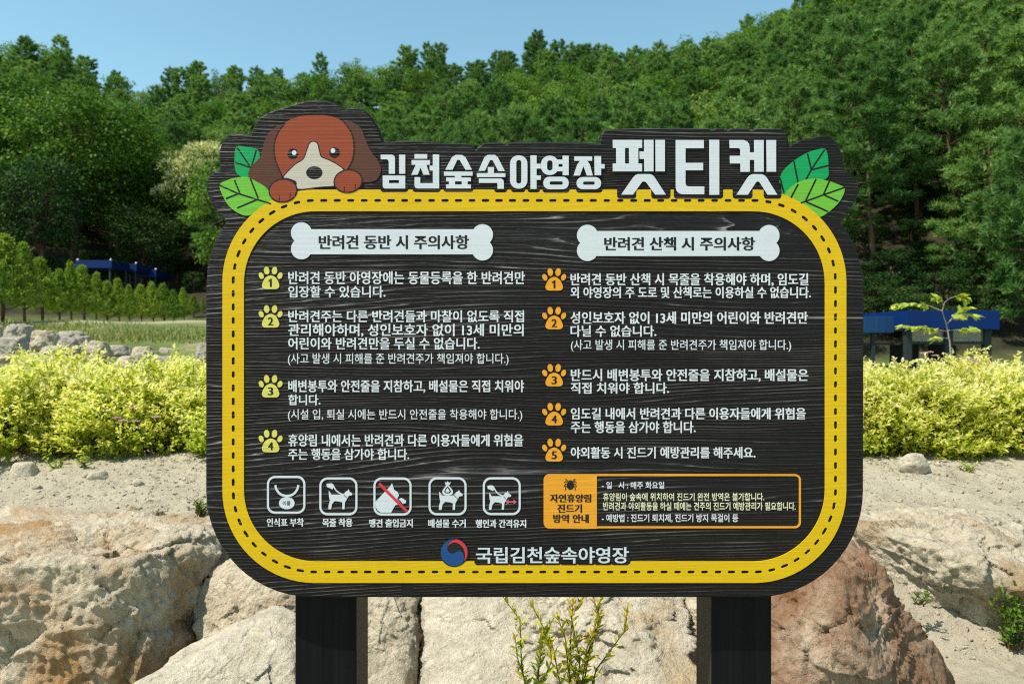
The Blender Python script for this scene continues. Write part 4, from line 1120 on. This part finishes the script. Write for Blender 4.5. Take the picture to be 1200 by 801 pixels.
# litter and gravel on the sand
def scatter_ground():
    rng = np.random.default_rng(5)
    def near(n):
        x = rng.uniform(-2.9, 2.9, n); y = rng.uniform(2.85, 4.75, n)
        z = ground_h(x, y) + ground_noise(x, y)
        return x, y, z
    n = 6500
    x, y, z = near(n)
    keep = perlin(np.stack([x * 1.6, y * 1.6, 0 * x], 1)) + rng.normal(0, .25, n) > 0.0
    x, y, z = x[keep], y[keep], z[keep]; n = len(x)
    a = rng.uniform(0, 6.28, n)
    D = np.stack([np.cos(a), np.sin(a), rng.uniform(-0.1, 0.35, n)], 1)
    Lg = rng.uniform(0.010, 0.045, n)
    v, f = leaf_arrays(np.stack([x, y, z + 0.004], 1), D, np.array([[0, 0, 1.0]]) + rng.normal(0, .4, (n, 3)), Lg, np.where(rng.random(n) < .6, 0.003, 0.010), 0.2)
    o = link("leaf_litter", np_mesh("leaf_litter", v, f, np.repeat(rng.random(n), 4)), M['litter']); tag(o, kind="stuff")
    # gravel: squashed octahedra
    n = 9000; x, y, z = near(n)
    s = np.exp(rng.normal(-5.45, 0.55, n))
    base = np.array([[1, 0, 0], [-1, 0, 0], [0, 1, 0], [0, -1, 0], [0, 0, 0.8], [0, 0, -0.8]], float)
    tri = np.array([[0, 2, 4], [2, 1, 4], [1, 3, 4], [3, 0, 4], [2, 0, 5], [1, 2, 5], [3, 1, 5], [0, 3, 5]])
    V = base[None] * s[:, None, None] * rng.uniform(0.6, 1.4, (n, 6, 1)); c, sn = np.cos(a := rng.uniform(0, 6.28, n)), np.sin(a)
    Vx = V[..., 0] * c[:, None] - V[..., 1] * sn[:, None]; Vy = V[..., 0] * sn[:, None] + V[..., 1] * c[:, None]
    V = np.stack([Vx + x[:, None], Vy + y[:, None], V[..., 2] + z[:, None] + s[:, None] * 0.2], -1).reshape(-1, 3)
    F = (tri[None] + (np.arange(n) * 6)[:, None, None]).reshape(-1, 3)
    o = link("gravel", np_mesh("gravel", V, F), M['rock_pale']); tag(o, kind="stuff")
scatter_ground()

# ------------------------------------------------------------------ sapling behind the right hedge
def sapling():
    Y = 7.0; rng = np.random.default_rng(3)
    base = at(1113, 430, Y); base.z = H1(base.x, base.y)
    r = empty("sapling", base); tag(r, "slender pale stemmed sapling with sparse light green leaves above the right hedge", "sapling")
    g = lambda px, py, dy=0.0: at(px, py, Y) + Vector((0, dy, 0)) - base
    mb = MB()
    trunk = [Vector((0, 0, 0)), g(1115, 428), g(1113, 400), g(1109, 380), g(1104, 364), g(1107, 354), g(1112, 350)]
    mb.tube(trunk, [0.011, 0.009, 0.0075, 0.006, 0.0045, 0.0035, 0.002], 8)
    mb.build("trunk", M['pale_bark'], r, smooth=True)
    br = [[g(1110, 388), g(1095, 386, -.05), g(1075, 383, -.1), g(1045, 382, -.15)], [g(1109, 380), g(1120, 373, .05), g(1135, 368, .1), g(1152, 368, .1)], [g(1104, 364), g(1092, 356, .1), g(1075, 355, .1), g(1054, 357, .1)],
          [g(1112, 350), g(1120, 347), g(1130, 346), g(1132, 350)], [g(1105, 358), g(1096, 351, -.1), g(1093, 350, -.1)], [g(1112, 376), g(1118, 363, -.1), g(1125, 361, -.1)], [g(1111, 387), g(1122, 386, -.1), g(1130, 385, -.1)], [g(1112, 396), g(1102, 396), g(1096, 396)]]
    C = []; D = []; N = []; L = []; T = []
    bb = MB()
    for bi, b in enumerate(br):
        bb.tube(b, [0.0038 * (1 - 0.75 * i / (len(b) - 1)) for i in range(len(b))], 5)
        n = (46, 36, 46, 28, 18, 20, 18, 8)[bi]
        for k in range(n):
            t = 0.30 + 0.70 * rng.random(); t = min(t, 0.999); q = t * (len(b) - 1); i = int(q); p = b[i].lerp(b[i + 1], q - i)
            ax = (b[i + 1] - b[i]).normalized()
            s = 1 if k % 2 else -1
            side = Vector((0, s * 0.8, 0)) + ax * 0.7 + Vector((0, 0, -0.35 + rng.normal(0, .25)))
            C.append(p); D.append(list(side)); N.append([rng.normal(0, .4), rng.normal(0, .4) - 0.4, 1]); L.append(rng.uniform(0.065, 0.105)); T.append(rng.random())
    bb.build("branches", M['pale_bark'], r)
    L = np.array(L); v, f = leaf_arrays(C, D, N, L, L * 0.5, 0.15)
    link("leaves", np_mesh("leaves", v, f, np.repeat(T, 4)), M['sapling'], r)
sapling()

# ------------------------------------------------------------------ trees
def pine_meshes(seed, H=11.0, RC=2.7, zb=0.14, step=1.0, flat=1.0):
    rng = np.random.default_rng(seed); mb = MB()
    wob = [np.array([0, 0, 0.0])]
    for i in range(1, 7): wob.append(np.array([rng.normal(0, .12) * i / 3, rng.normal(0, .12) * i / 3, H * i / 6 * 0.985]))
    mb.tube(wob, [0.17, 0.15, 0.13, 0.10, 0.07, 0.045, 0.012], 7)
    def tr(z):
        q = z / (H * 0.985) * 6; i = min(int(q), 5); return wob[i] * (1 - (q - i)) + wob[i + 1] * (q - i)
    C = []; D = []; T = []
    z = H * zb
    while z < H * 0.97:
        t = (z / H - zb) / (1 - zb)
        rad = RC * (1 - t) ** 0.46 * (0.6 + 0.4 * min(1, t / 0.25))
        nl = 5 if t < 0.8 else 4
        a0 = rng.uniform(0, 6.28)
        for k in range(nl):
            if rng.random() < 0.10: continue
            a = a0 + k * 6.28 / nl + rng.normal(0, .25); ln = rad * rng.uniform(0.6, 1.18)
            d = np.array([math.cos(a), math.sin(a), 0]); up = 0.08 + 0.55 * t
            p0 = tr(z); p1 = p0 + d * ln * 0.5 + [0, 0, ln * 0.5 * up]; p2 = p0 + d * ln + [0, 0, ln * up * 0.75 + 0.12]
            mb.tube([p0, p1, p2], [0.045 * (1 - t) + 0.015, 0.028 * (1 - t) + 0.01, 0.006], 4)
            nt_ = max(5, int(ln * 11 * step))
            for j in range(nt_):
                s = 0.32 + 0.70 * math.sqrt(rng.random())
                p = p0 * (1 - s) + p2 * s + (p1 - (p0 + p2) / 2) * 4 * s * (1 - s)
                lat = np.cross(d, [0, 0, 1.0]); p = p + lat * rng.normal(0, 0.16) * ln * (1.15 - 0.5 * s) + np.array([0, 0, rng.normal(0.05, 0.10 * flat)])
                bend = d * 0.45 + lat * rng.normal(0, .5) + [0, 0, 0.6]
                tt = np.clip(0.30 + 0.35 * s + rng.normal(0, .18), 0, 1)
                for m in range(8):
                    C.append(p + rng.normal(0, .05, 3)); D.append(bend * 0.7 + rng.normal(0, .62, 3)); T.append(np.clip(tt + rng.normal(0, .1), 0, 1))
        z += rng.uniform(0.36, 0.52) * (1 - 0.35 * t) * step
    for m in range(40):
        C.append(tr(H * 0.96) + rng.normal(0, .08, 3)); D.append(np.array([0, 0, 0.9]) + rng.normal(0, .5, 3)); T.append(0.7)
    C = np.array(C); D = np.array(D)
    v, f = blades(C, D, rng.uniform(0.26, 0.46, len(C)), rng.uniform(0.06, 0.10, len(C)), rng)
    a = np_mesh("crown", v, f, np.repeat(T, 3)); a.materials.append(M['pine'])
    b = mb.mesh("trunk", True); b.materials.append(M['bark_pine'])
    return a, b

def broad_meshes(seed, H=16.0, RW=5.0, zb=0.22, leaf=0.30, mat='broad', n_cl=95, per=105, bloom=False):
    rng = np.random.default_rng(seed); mb = MB()
    top = np.array([rng.normal(0, .3), rng.normal(0, .3), H * 0.62])
    mb.tube([[0, 0, 0], top * 0.3, top * 0.65, top], [0.32, 0.26, 0.19, 0.08], 8)
    C = []; D = []; N = []; T = []; BC = []; BD = []
    cz = H * (1 + zb) / 2; rz = H * (1 - zb) / 2
    for c in range(n_cl):
        a = rng.uniform(0, 6.28); e = math.asin(rng.uniform(-0.85, 1.0)); rr = rng.uniform(0.5, 0.9)
        cen = np.array([math.cos(a) * math.cos(e) * RW * rr, math.sin(a) * math.cos(e) * RW * rr, cz + math.sin(e) * rz * rr * 0.98])
        cr = rng.uniform(0.75, 1.45) * RW / 5
        if c % 3 == 0: mb.tube([top * rng.uniform(0.4, 0.95), (top + cen) / 2 + rng.normal(0, .3, 3), cen], [0.09, 0.055, 0.015], 5)
        base_t = rng.uniform(0.25, 0.65)
        u = rng.normal(size=(per, 3)); u /= np.linalg.norm(u, axis=1)[:, None]; u[:, 2] = u[:, 2] * 0.75 + 0.15
        P = cen + u * cr * rng.uniform(0.55, 1.1, (per, 1)) * np.array([1.15, 1.15, 0.75])
        C.append(P); D.append(u * 0.6 + rng.normal(0, .6, (per, 3)) + np.array([0, 0, -0.25])); N.append(u * 0.8 + np.array([0, 0, 0.8]) + rng.normal(0, .35, (per, 3)))
        T.append(np.clip(base_t + rng.normal(0, .2, per), 0, 1))
        if bloom and e > -0.1:
            nb_ = 120; ub = rng.normal(size=(nb_, 3)); ub[:, 2] = np.abs(ub[:, 2]); ub /= np.linalg.norm(ub, axis=1)[:, None]
            BC.append(cen + ub * cr * np.array([1.15, 1.15, 0.85])); BD.append(ub + rng.normal(0, .5, (nb_, 3)))
    C = np.concatenate(C); D = np.concatenate(D); N = np.concatenate(N); T = np.concatenate(T)
    L = rng.uniform(0.7, 1.3, len(C)) * leaf
    v, f = leaf_arrays(C, D, N, L, L * 0.62, 0.12)
    a = np_mesh("crown", v, f, np.repeat(T, 4)); a.materials.append(M[mat])
    b = mb.mesh("trunk", True); b.materials.append(M['bark'])
    bl = None
    if bloom:
        BC = np.concatenate(BC); BD = np.concatenate(BD)
        v, f = leaf_arrays(BC, BD, rng.normal(size=BC.shape), rng.uniform(0.28, 0.5, len(BC)), 0.12)
        bl = np_mesh("blossom", v, f, np.repeat(rng.random(len(BC)), 4)); bl.materials.append(M['blossom'])
    return a, b, bl

def plant_tree(name, meshes, loc, rz, s, label, cat, group=None):
    r = empty(name, loc, rz); r.scale = (s[0], s[0], s[1]); tag(r, label, cat, group)
    r.rotation_euler.x = 0.05 * math.sin(rz * 7.3 + loc[0]); r.rotation_euler.y = 0.05 * math.sin(rz * 3.1 + loc[1])
    for nm, me in zip(("crown", "trunk", "blossom"), meshes):
        if me is None: continue
        o = bpy.data.objects.new(nm, me); COL.objects.link(o); o.parent = r
    return r

PINES = [pine_meshes(i, RC=(2.6, 3.1, 2.4, 2.9)[i], step=(1.3, 1.6, 1.25, 1.45)[i], flat=0.7) for i in range(4)]
TALLPINES = [pine_meshes(20 + i, H=15.0, RC=3.9, zb=0.27, step=1.75, flat=0.6) for i in range(2)]
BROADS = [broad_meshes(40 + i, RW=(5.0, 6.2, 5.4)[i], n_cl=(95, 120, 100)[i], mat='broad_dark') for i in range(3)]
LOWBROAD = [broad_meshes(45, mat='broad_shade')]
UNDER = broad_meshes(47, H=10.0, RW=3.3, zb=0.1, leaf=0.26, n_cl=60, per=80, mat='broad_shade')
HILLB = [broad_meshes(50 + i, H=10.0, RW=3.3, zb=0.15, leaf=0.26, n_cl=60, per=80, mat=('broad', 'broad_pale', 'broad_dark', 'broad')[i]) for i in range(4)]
BLOOM = broad_meshes(60, H=12.0, RW=4.2, zb=0.15, leaf=0.28, n_cl=75, per=90, mat='broad_pale', bloom=True)

placed = []
def free(x, y, d):
    return all((x - a) ** 2 + (y - b) ** 2 > (d * 0.5 + e * 0.5) ** 2 for a, b, e in placed)
# big broadleaved trees, far left
BIGS = [(-40, 62, 16.5, 80, "large dark broadleaved tree at the left edge of the photo"), (20, 66, 18.5, 72, "tall broadleaved tree under the pines at upper left"), (85, 60, 17.5, 82, "broad domed tree with sunlit top at upper left"),
        (140, 64, 16.5, 100, "broadleaved tree right of the domed one, above the blue shelter roofs"), (178, 72, 14.0, 150, "dark broadleaved tree beside the blossoming chestnut"),
        (55, 54, 11.0, 175, "shorter shaded tree in front of the tall broadleaved ones at left"), (-20, 55, 11.0, 180, "low shaded tree at the left edge behind the conifer row"), (165, 58, 8.5, 235, "small shaded tree right above the blue shelter roofs")]
for i, (px, Y, h, ptop, lab) in enumerate(BIGS):
    x = (px - 600) / FPX * Y; z0 = H1(x, Y); zt = CAM_Z + (400.5 - ptop) / FPX * Y; hh = max(zt - z0, 4)
    s = hh / 16.0
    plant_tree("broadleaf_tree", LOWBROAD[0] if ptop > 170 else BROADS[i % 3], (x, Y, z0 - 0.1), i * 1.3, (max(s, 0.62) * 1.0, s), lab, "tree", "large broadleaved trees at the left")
    placed.append((x, Y, 6))
x = (236 - 600) / FPX * 64; z0 = H1(x, 64); zt = CAM_Z + (400.5 - 163) / FPX * 64
plant_tree("chestnut_tree", BLOOM, (x, 64, z0 - 0.1), 0.5, (0.9, (zt - z0) / 12.0), "chestnut tree covered in pale yellow blossom, left of the puppy on the sign", "tree"); placed.append((x, 64, 6))
# tall pines at the foot of the slope, right
rs = random.Random(9)
TP = [(1025, 43), (1075, 50), (1120, 44), (1165, 47), (1210, 43), (1045, 58), (1140, 56), (1190, 58), (985, 50), (1095, 63), (1240, 52)]
for i, (px, Y) in enumerate(TP):
    x = (px - 600) / FPX * Y
    plant_tree("tall_pine_tree", TALLPINES[i % 2], (x, Y, H1(x, Y) - 0.1), rs.uniform(0, 6.28), (rs.uniform(.9, 1.1), rs.uniform(0.85, 1.1)), "tall pine with bare lower trunk at the slope foot behind the blue building", "tree", "tall pines at the foot of the right slope")
    placed.append((x, Y, 4.0))
# bushes under the pines
for i in range(64):
    Y = rs.uniform(35, 72); px = rs.uniform(950, 1270) if i % 2 else rs.uniform(985, 1110); x = (px - 600) / FPX * Y
    if i >= 52: px = rs.uniform(-30, 250); Y = rs.uniform(57, 66); x = (px - 600) / FPX * Y
    sc = rs.uniform(0.16, 0.34)
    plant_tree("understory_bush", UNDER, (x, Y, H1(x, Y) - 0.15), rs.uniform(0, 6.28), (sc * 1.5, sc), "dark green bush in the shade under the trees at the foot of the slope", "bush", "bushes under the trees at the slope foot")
for i, (px, Y) in enumerate([(1208, 36), (1165, 40), (1245, 40), (1185, 44)]):
    x = (px - 600) / FPX * Y
    plant_tree("edge_pine_tree", PINES[i % 4], (x, Y, H1(x, Y) - 0.1), rs.uniform(0, 6.28), (rs.uniform(.95, 1.15), rs.uniform(0.75, 1.0)), "smaller bushy pine at the forest edge behind the blue building", "tree", "bushy pines at the forest edge behind the blue building")
    placed.append((x, Y, 3.0))
# the forest on the hillside
rng = np.random.default_rng(12)
cand = []
for k in range(26000):
    u = rng.uniform(-70, 1280); Y = math.sqrt(rng.uniform(46 ** 2, 141 ** 2))
    x = (u - 600) / FPX * Y
    DR = 135 - 25 * float(sstep(700, 1200, np.array(u)))
    if Y > DR + 4: continue
    if u < 250 and Y < 70: continue
    if u > 960 and Y < 50: continue
    cand.append((x, Y, u))
cnt = 0
npine = 0
for (x, Y, u) in cand:
    d = 3.2 + 0.011 * Y
    if not free(x, Y, d): continue
    z = H1(x, Y)
    h = rng.uniform(0.85, 1.12) * TREE_H
    ptop = 400.5 - (z + h - CAM_Z) / Y * FPX
    pbot = 400.5 - (z + h * 0.3 - CAM_Z) / Y * FPX
    if 450 < u < 820 and ptop > 195: continue
    if pbot < -15: continue
    placed.append((x, Y, d)); cnt += 1
    kb = perlin(np.array([[x * 0.05, Y * 0.05, 3.3]]))[0] + rng.normal(0, .18)
    if kb > 0.13 or npine >= 298:
        plant_tree("broadleaf_tree", HILLB[(cnt * 3 + cnt // 5) % 4], (x, Y, z - 0.2), rng.uniform(0, 6.28), (rng.uniform(.85, 1.45), h / 11.0), "rounded broadleaved tree among the pines on the hillside", "tree", "broadleaved trees on the hillside")
    else:
        npine += 1
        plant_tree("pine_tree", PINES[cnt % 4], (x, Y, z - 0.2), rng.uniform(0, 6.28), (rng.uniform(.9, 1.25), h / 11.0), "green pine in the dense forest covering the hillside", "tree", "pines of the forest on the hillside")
print("HILL TREES", cnt, npine)

# ------------------------------------------------------------------ conifer row, far left
def arbor_meshes(seed, H=2.6, RW=0.62):
    rng = np.random.default_rng(seed); mb = MB()
    mb.tube([[0, 0, 0], [0.02, 0, H * 0.3], [0, 0.02, H * 0.7], [0, 0, H * 0.95]], [0.05, 0.042, 0.025, 0.006], 6)
    C = []; D = []; T = []
    for k in range(560):
        t = rng.random() ** 0.8; z = H * (0.20 + 0.78 * t)
        rad = RW * 1.12 * (1 - t) ** 1.0 * (0.45 + 0.85 * rng.random()) * (0.5 + 0.5 * min(1, t / 0.2)) * (0.7 + 0.45 * rng.random()); a = rng.uniform(0, 6.28)
        p = np.array([math.cos(a) * rad, math.sin(a) * rad, z]); o = np.array([math.cos(a) * 0.5, math.sin(a) * 0.5, 0.75])
        tt = rng.uniform(0.2, 0.8)
        for m in range(14):
            C.append(p + rng.normal(0, .05, 3)); D.append(o + rng.normal(0, .45, 3)); T.append(np.clip(tt + rng.normal(0, .15), 0, 1))
        if k % 6 == 0: mb.tube([[0, 0, z - rad * 0.5], p], [0.012, 0.004], 4)
    C = np.array(C); D = np.array(D)
    v, f = leaf_arrays(C, D, rng.normal(size=C.shape), rng.uniform(0.07, 0.14, len(C)), rng.uniform(0.03, 0.05, len(C)))
    a = np_mesh("crown", v, f, np.repeat(T, 4)); a.materials.append(M['arbor'])
    b = mb.mesh("trunk", True); b.materials.append(M['bark'])
    return a, b
ARB = [arbor_meshes(70 + i, 2.6, (0.80, 0.60, 0.70, 0.76, 0.55)[i]) for i in range(5)]
ROW = [(-22, 17.5, 262), (3, 19.0, 276), (29, 20.5, 286), (50, 22.0, 303), (70, 23.5, 316), (84, 25.5, 308), (99, 27.5, 312), (113, 29.5, 320), (126, 31, 330), (140, 33, 327), (152, 35, 334), (166, 37, 334),
       (180, 39, 331), (193, 41, 333), (205, 43, 340), (216, 45, 338), (227, 47, 345), (238, 49, 350)]
for i, (px, Y, ptop) in enumerate(ROW):
    x = (px - 600) / FPX * Y; z0 = H1(x, Y); zt = CAM_Z + (400.5 - ptop) / FPX * Y; s = (zt - z0) / 2.6
    lab = "small green conifer with a bare lower trunk in the planted row at left"
    grp = "small conifers of the planted row at left"
    if i == 2: lab = "tallest small conifer near the left end of the planted row, with a dark straight trunk"
    plant_tree("conifer_tree", ARB[(i * 7 + i // 3) % 5], (x, Y, z0 - 0.02), i * 2.1, (s * (0.86, 1.12, 0.95, 1.2, 1.02)[i % 5], s), lab, "tree", grp)
mb = MB()
pts = []
for (px, Y, _) in ROW[:7]:
    x = (px - 600) / FPX * Y; pts.append((x, Y - 0.07, H1(x, Y) + 0.55))
mb.tube(pts, [0.018] * len(pts), 5)
tag(mb.build("rail", M['twig']), "thin dark rail tied across the trunks of the conifer row", "rail")

# grass on the terrace slope
def grass():
    rng = np.random.default_rng(31); n = 40000
    Y = rng.uniform(11.0, 46, n); u = rng.uniform(-60, 300, n)
    x = (u - 600) / FPX * Y; z = ground_h(x, Y) + ground_noise(x, Y)
    keep = perlin(np.stack([x * 0.5, Y * 0.35, 0 * x], 1)) + rng.normal(0, .15, n) > -0.25
    keep &= (400.5 - (z - CAM_Z) / Y * FPX) > 379 + rng.normal(0, 4, n) + np.clip((u - 60) * 0.05, 0, 9)
    x, Y, z = x[keep], Y[keep], z[keep]; n = len(x)
    D = np.stack([rng.normal(0, .35, n), rng.normal(0, .35, n), np.ones(n)], 1)
    v, f = blades(np.stack([x, Y, z - 0.01], 1), D, rng.uniform(0.04, 0.14, n), rng.uniform(0.015, 0.035, n), rng)
    o = link("grass", np_mesh("grass", v, f, np.repeat(rng.random(n), 3)), M['grass']); tag(o, kind="stuff")
grass()

# ------------------------------------------------------------------ blue shelters, far left
for i, (pa, pb, pt, pbm, Y, lab) in enumerate(((88, 131, 305, 314, 50.5, "blue roofed shelter, leftmost and largest of three behind the conifer row"), (132, 160, 309, 318, 53.0, "blue roofed shelter in the middle of three behind the conifer row"), (160, 183, 316, 325, 55.0, "blue roofed shelter, rightmost and lowest of three behind the conifer row"))):
    a = at(pa, pt, Y); b = at(pb, pbm, Y); cx = (a.x + b.x) / 2; zg = min(H1(a.x, Y), H1(cx, Y), H1(cx, Y + 2.4))
    r = empty("camping_shelter", (cx, Y, zg)); tag(r, lab, "shelter", "blue roofed shelters behind the conifer row")
    w = (b.x - a.x) / 2; zt = a.z - zg; zb_ = b.z - zg
    m = MB(); m.box(-w, w, 0, 2.4, zb_, zt); m.build("roof", M['blue_metal'], r, 0.02)
    for (qx, qy) in ((-w * .85, .15), (w * .85, .15), (-w * .85, 2.25), (w * .85, 2.25)):
        m = MB(); m.box(qx - .06, qx + .06, qy - .06, qy + .06, -0.3, zb_ - 0.003); m.build("post", M['grey_frame'], r)
    m = MB(); m.box(-w, w, 0.3, 2.4, 0.25, 0.4); m.build("deck", M['timber_floor'], r)
    for qx in (-w * .9, w * .9):
        m = MB(); m.tube([(qx, .1, zt + .003), (qx, .1, zt + .07), (qx, .1, zt + .12)], [.06, .07, .03], 8); m.build("cap", M['lamp_white'], r)

# ------------------------------------------------------------------ blue building, right
def building():
    Y = 26.0
    L = at(1058, 365, Y); Rr = at(1166, 386, Y); zg = H1((L.x + Rr.x) / 2, Y) - 0.05
    ox = (L.x + Rr.x) / 2; r = empty("campground_building", (ox, Y, zg)); tag(r, "low building with a flat blue roof edge and grey frame behind the right hedge", "building")
    lx = lambda px: (px - 600) / FPX * Y - ox
    lz = lambda py: CAM_Z + (400.5 - py) / FPX * Y - zg
    m = MB(); m.box(lx(1058), lx(1166), -0.25, 3.6, lz(386), lz(364)); m.build("roof", M['blue_metal'], r, 0.015)
    # lower wing running behind the sign, set back
    m = MB(); m.box(lx(930), lx(1058) - 0.004, 0.6, 3.4, lz(389.5), lz(370)); m.build("wing_roof", M['blue_slats'], r, 0.01)
    zb_ = lz(386) - 0.003
    for (a, b) in ((1062, 1069), (1108, 1117), (1154, 1162)):
        m = MB(); m.box(lx(a), lx(b), 0.0, 0.22, -0.2, zb_); m.build("column", M['grey_frame'], r, 0.01)
    m = MB(); m.box(lx(1069) + .002, lx(1108) - .002, 0.03, 0.18, lz(403), lz(400)); m.box(lx(1117) + .002, lx(1154) - .002, 0.03, 0.18, lz(403), lz(400)); m.build("beam", M['grey_frame'], r)
    for (a, b) in ((1069, 1108), (1117, 1154)):
        m = MB(); m.box(lx(a) + .003, lx(b) - .003, 0.10, 0.11, lz(400) + .003, zb_ - .003); m.build("transom_window", M['glass'], r)
        mid_ = (lx(a) + lx(b)) / 2
        d = MB(); d.box(lx(a) + .05, lx(b) - .05, 1.6, 1.66, -0.1, lz(404)); d.build("shade_panel", M['dark_wall'], r)  # dark panel added for the shaded inside of each opening
    for (a, b) in ((1034, 1038), (1004, 1008), (960, 964)):
        m = MB(); m.box(lx(a), lx(b), 0.75, 0.9, -0.2, lz(389.5) - .003); m.build("column", M['grey_frame'], r)
    m = MB(); m.box(lx(964) + .002, lx(1004) - .002, 0.78, 0.86, lz(404), lz(401.5)); m.box(lx(1008) + .002, lx(1034) - .002, 0.78, 0.86, lz(404), lz(401.5)); m.box(lx(1038) + .002, lx(1062) - .002, 0.78, 0.86, lz(404), lz(401.5)); m.build("beam", M['grey_frame'], r)
    m = MB(); m.box(lx(930), lx(1060), 3.2, 3.3, -0.2, lz(411)); m.build("rear_wall", M['dark_wall'], r)
    m = MB(); m.box(lx(925), lx(1168), -0.3, 3.8, -0.3, 0.03); m.build("floor_slab", M['timber_floor'], r)
building()
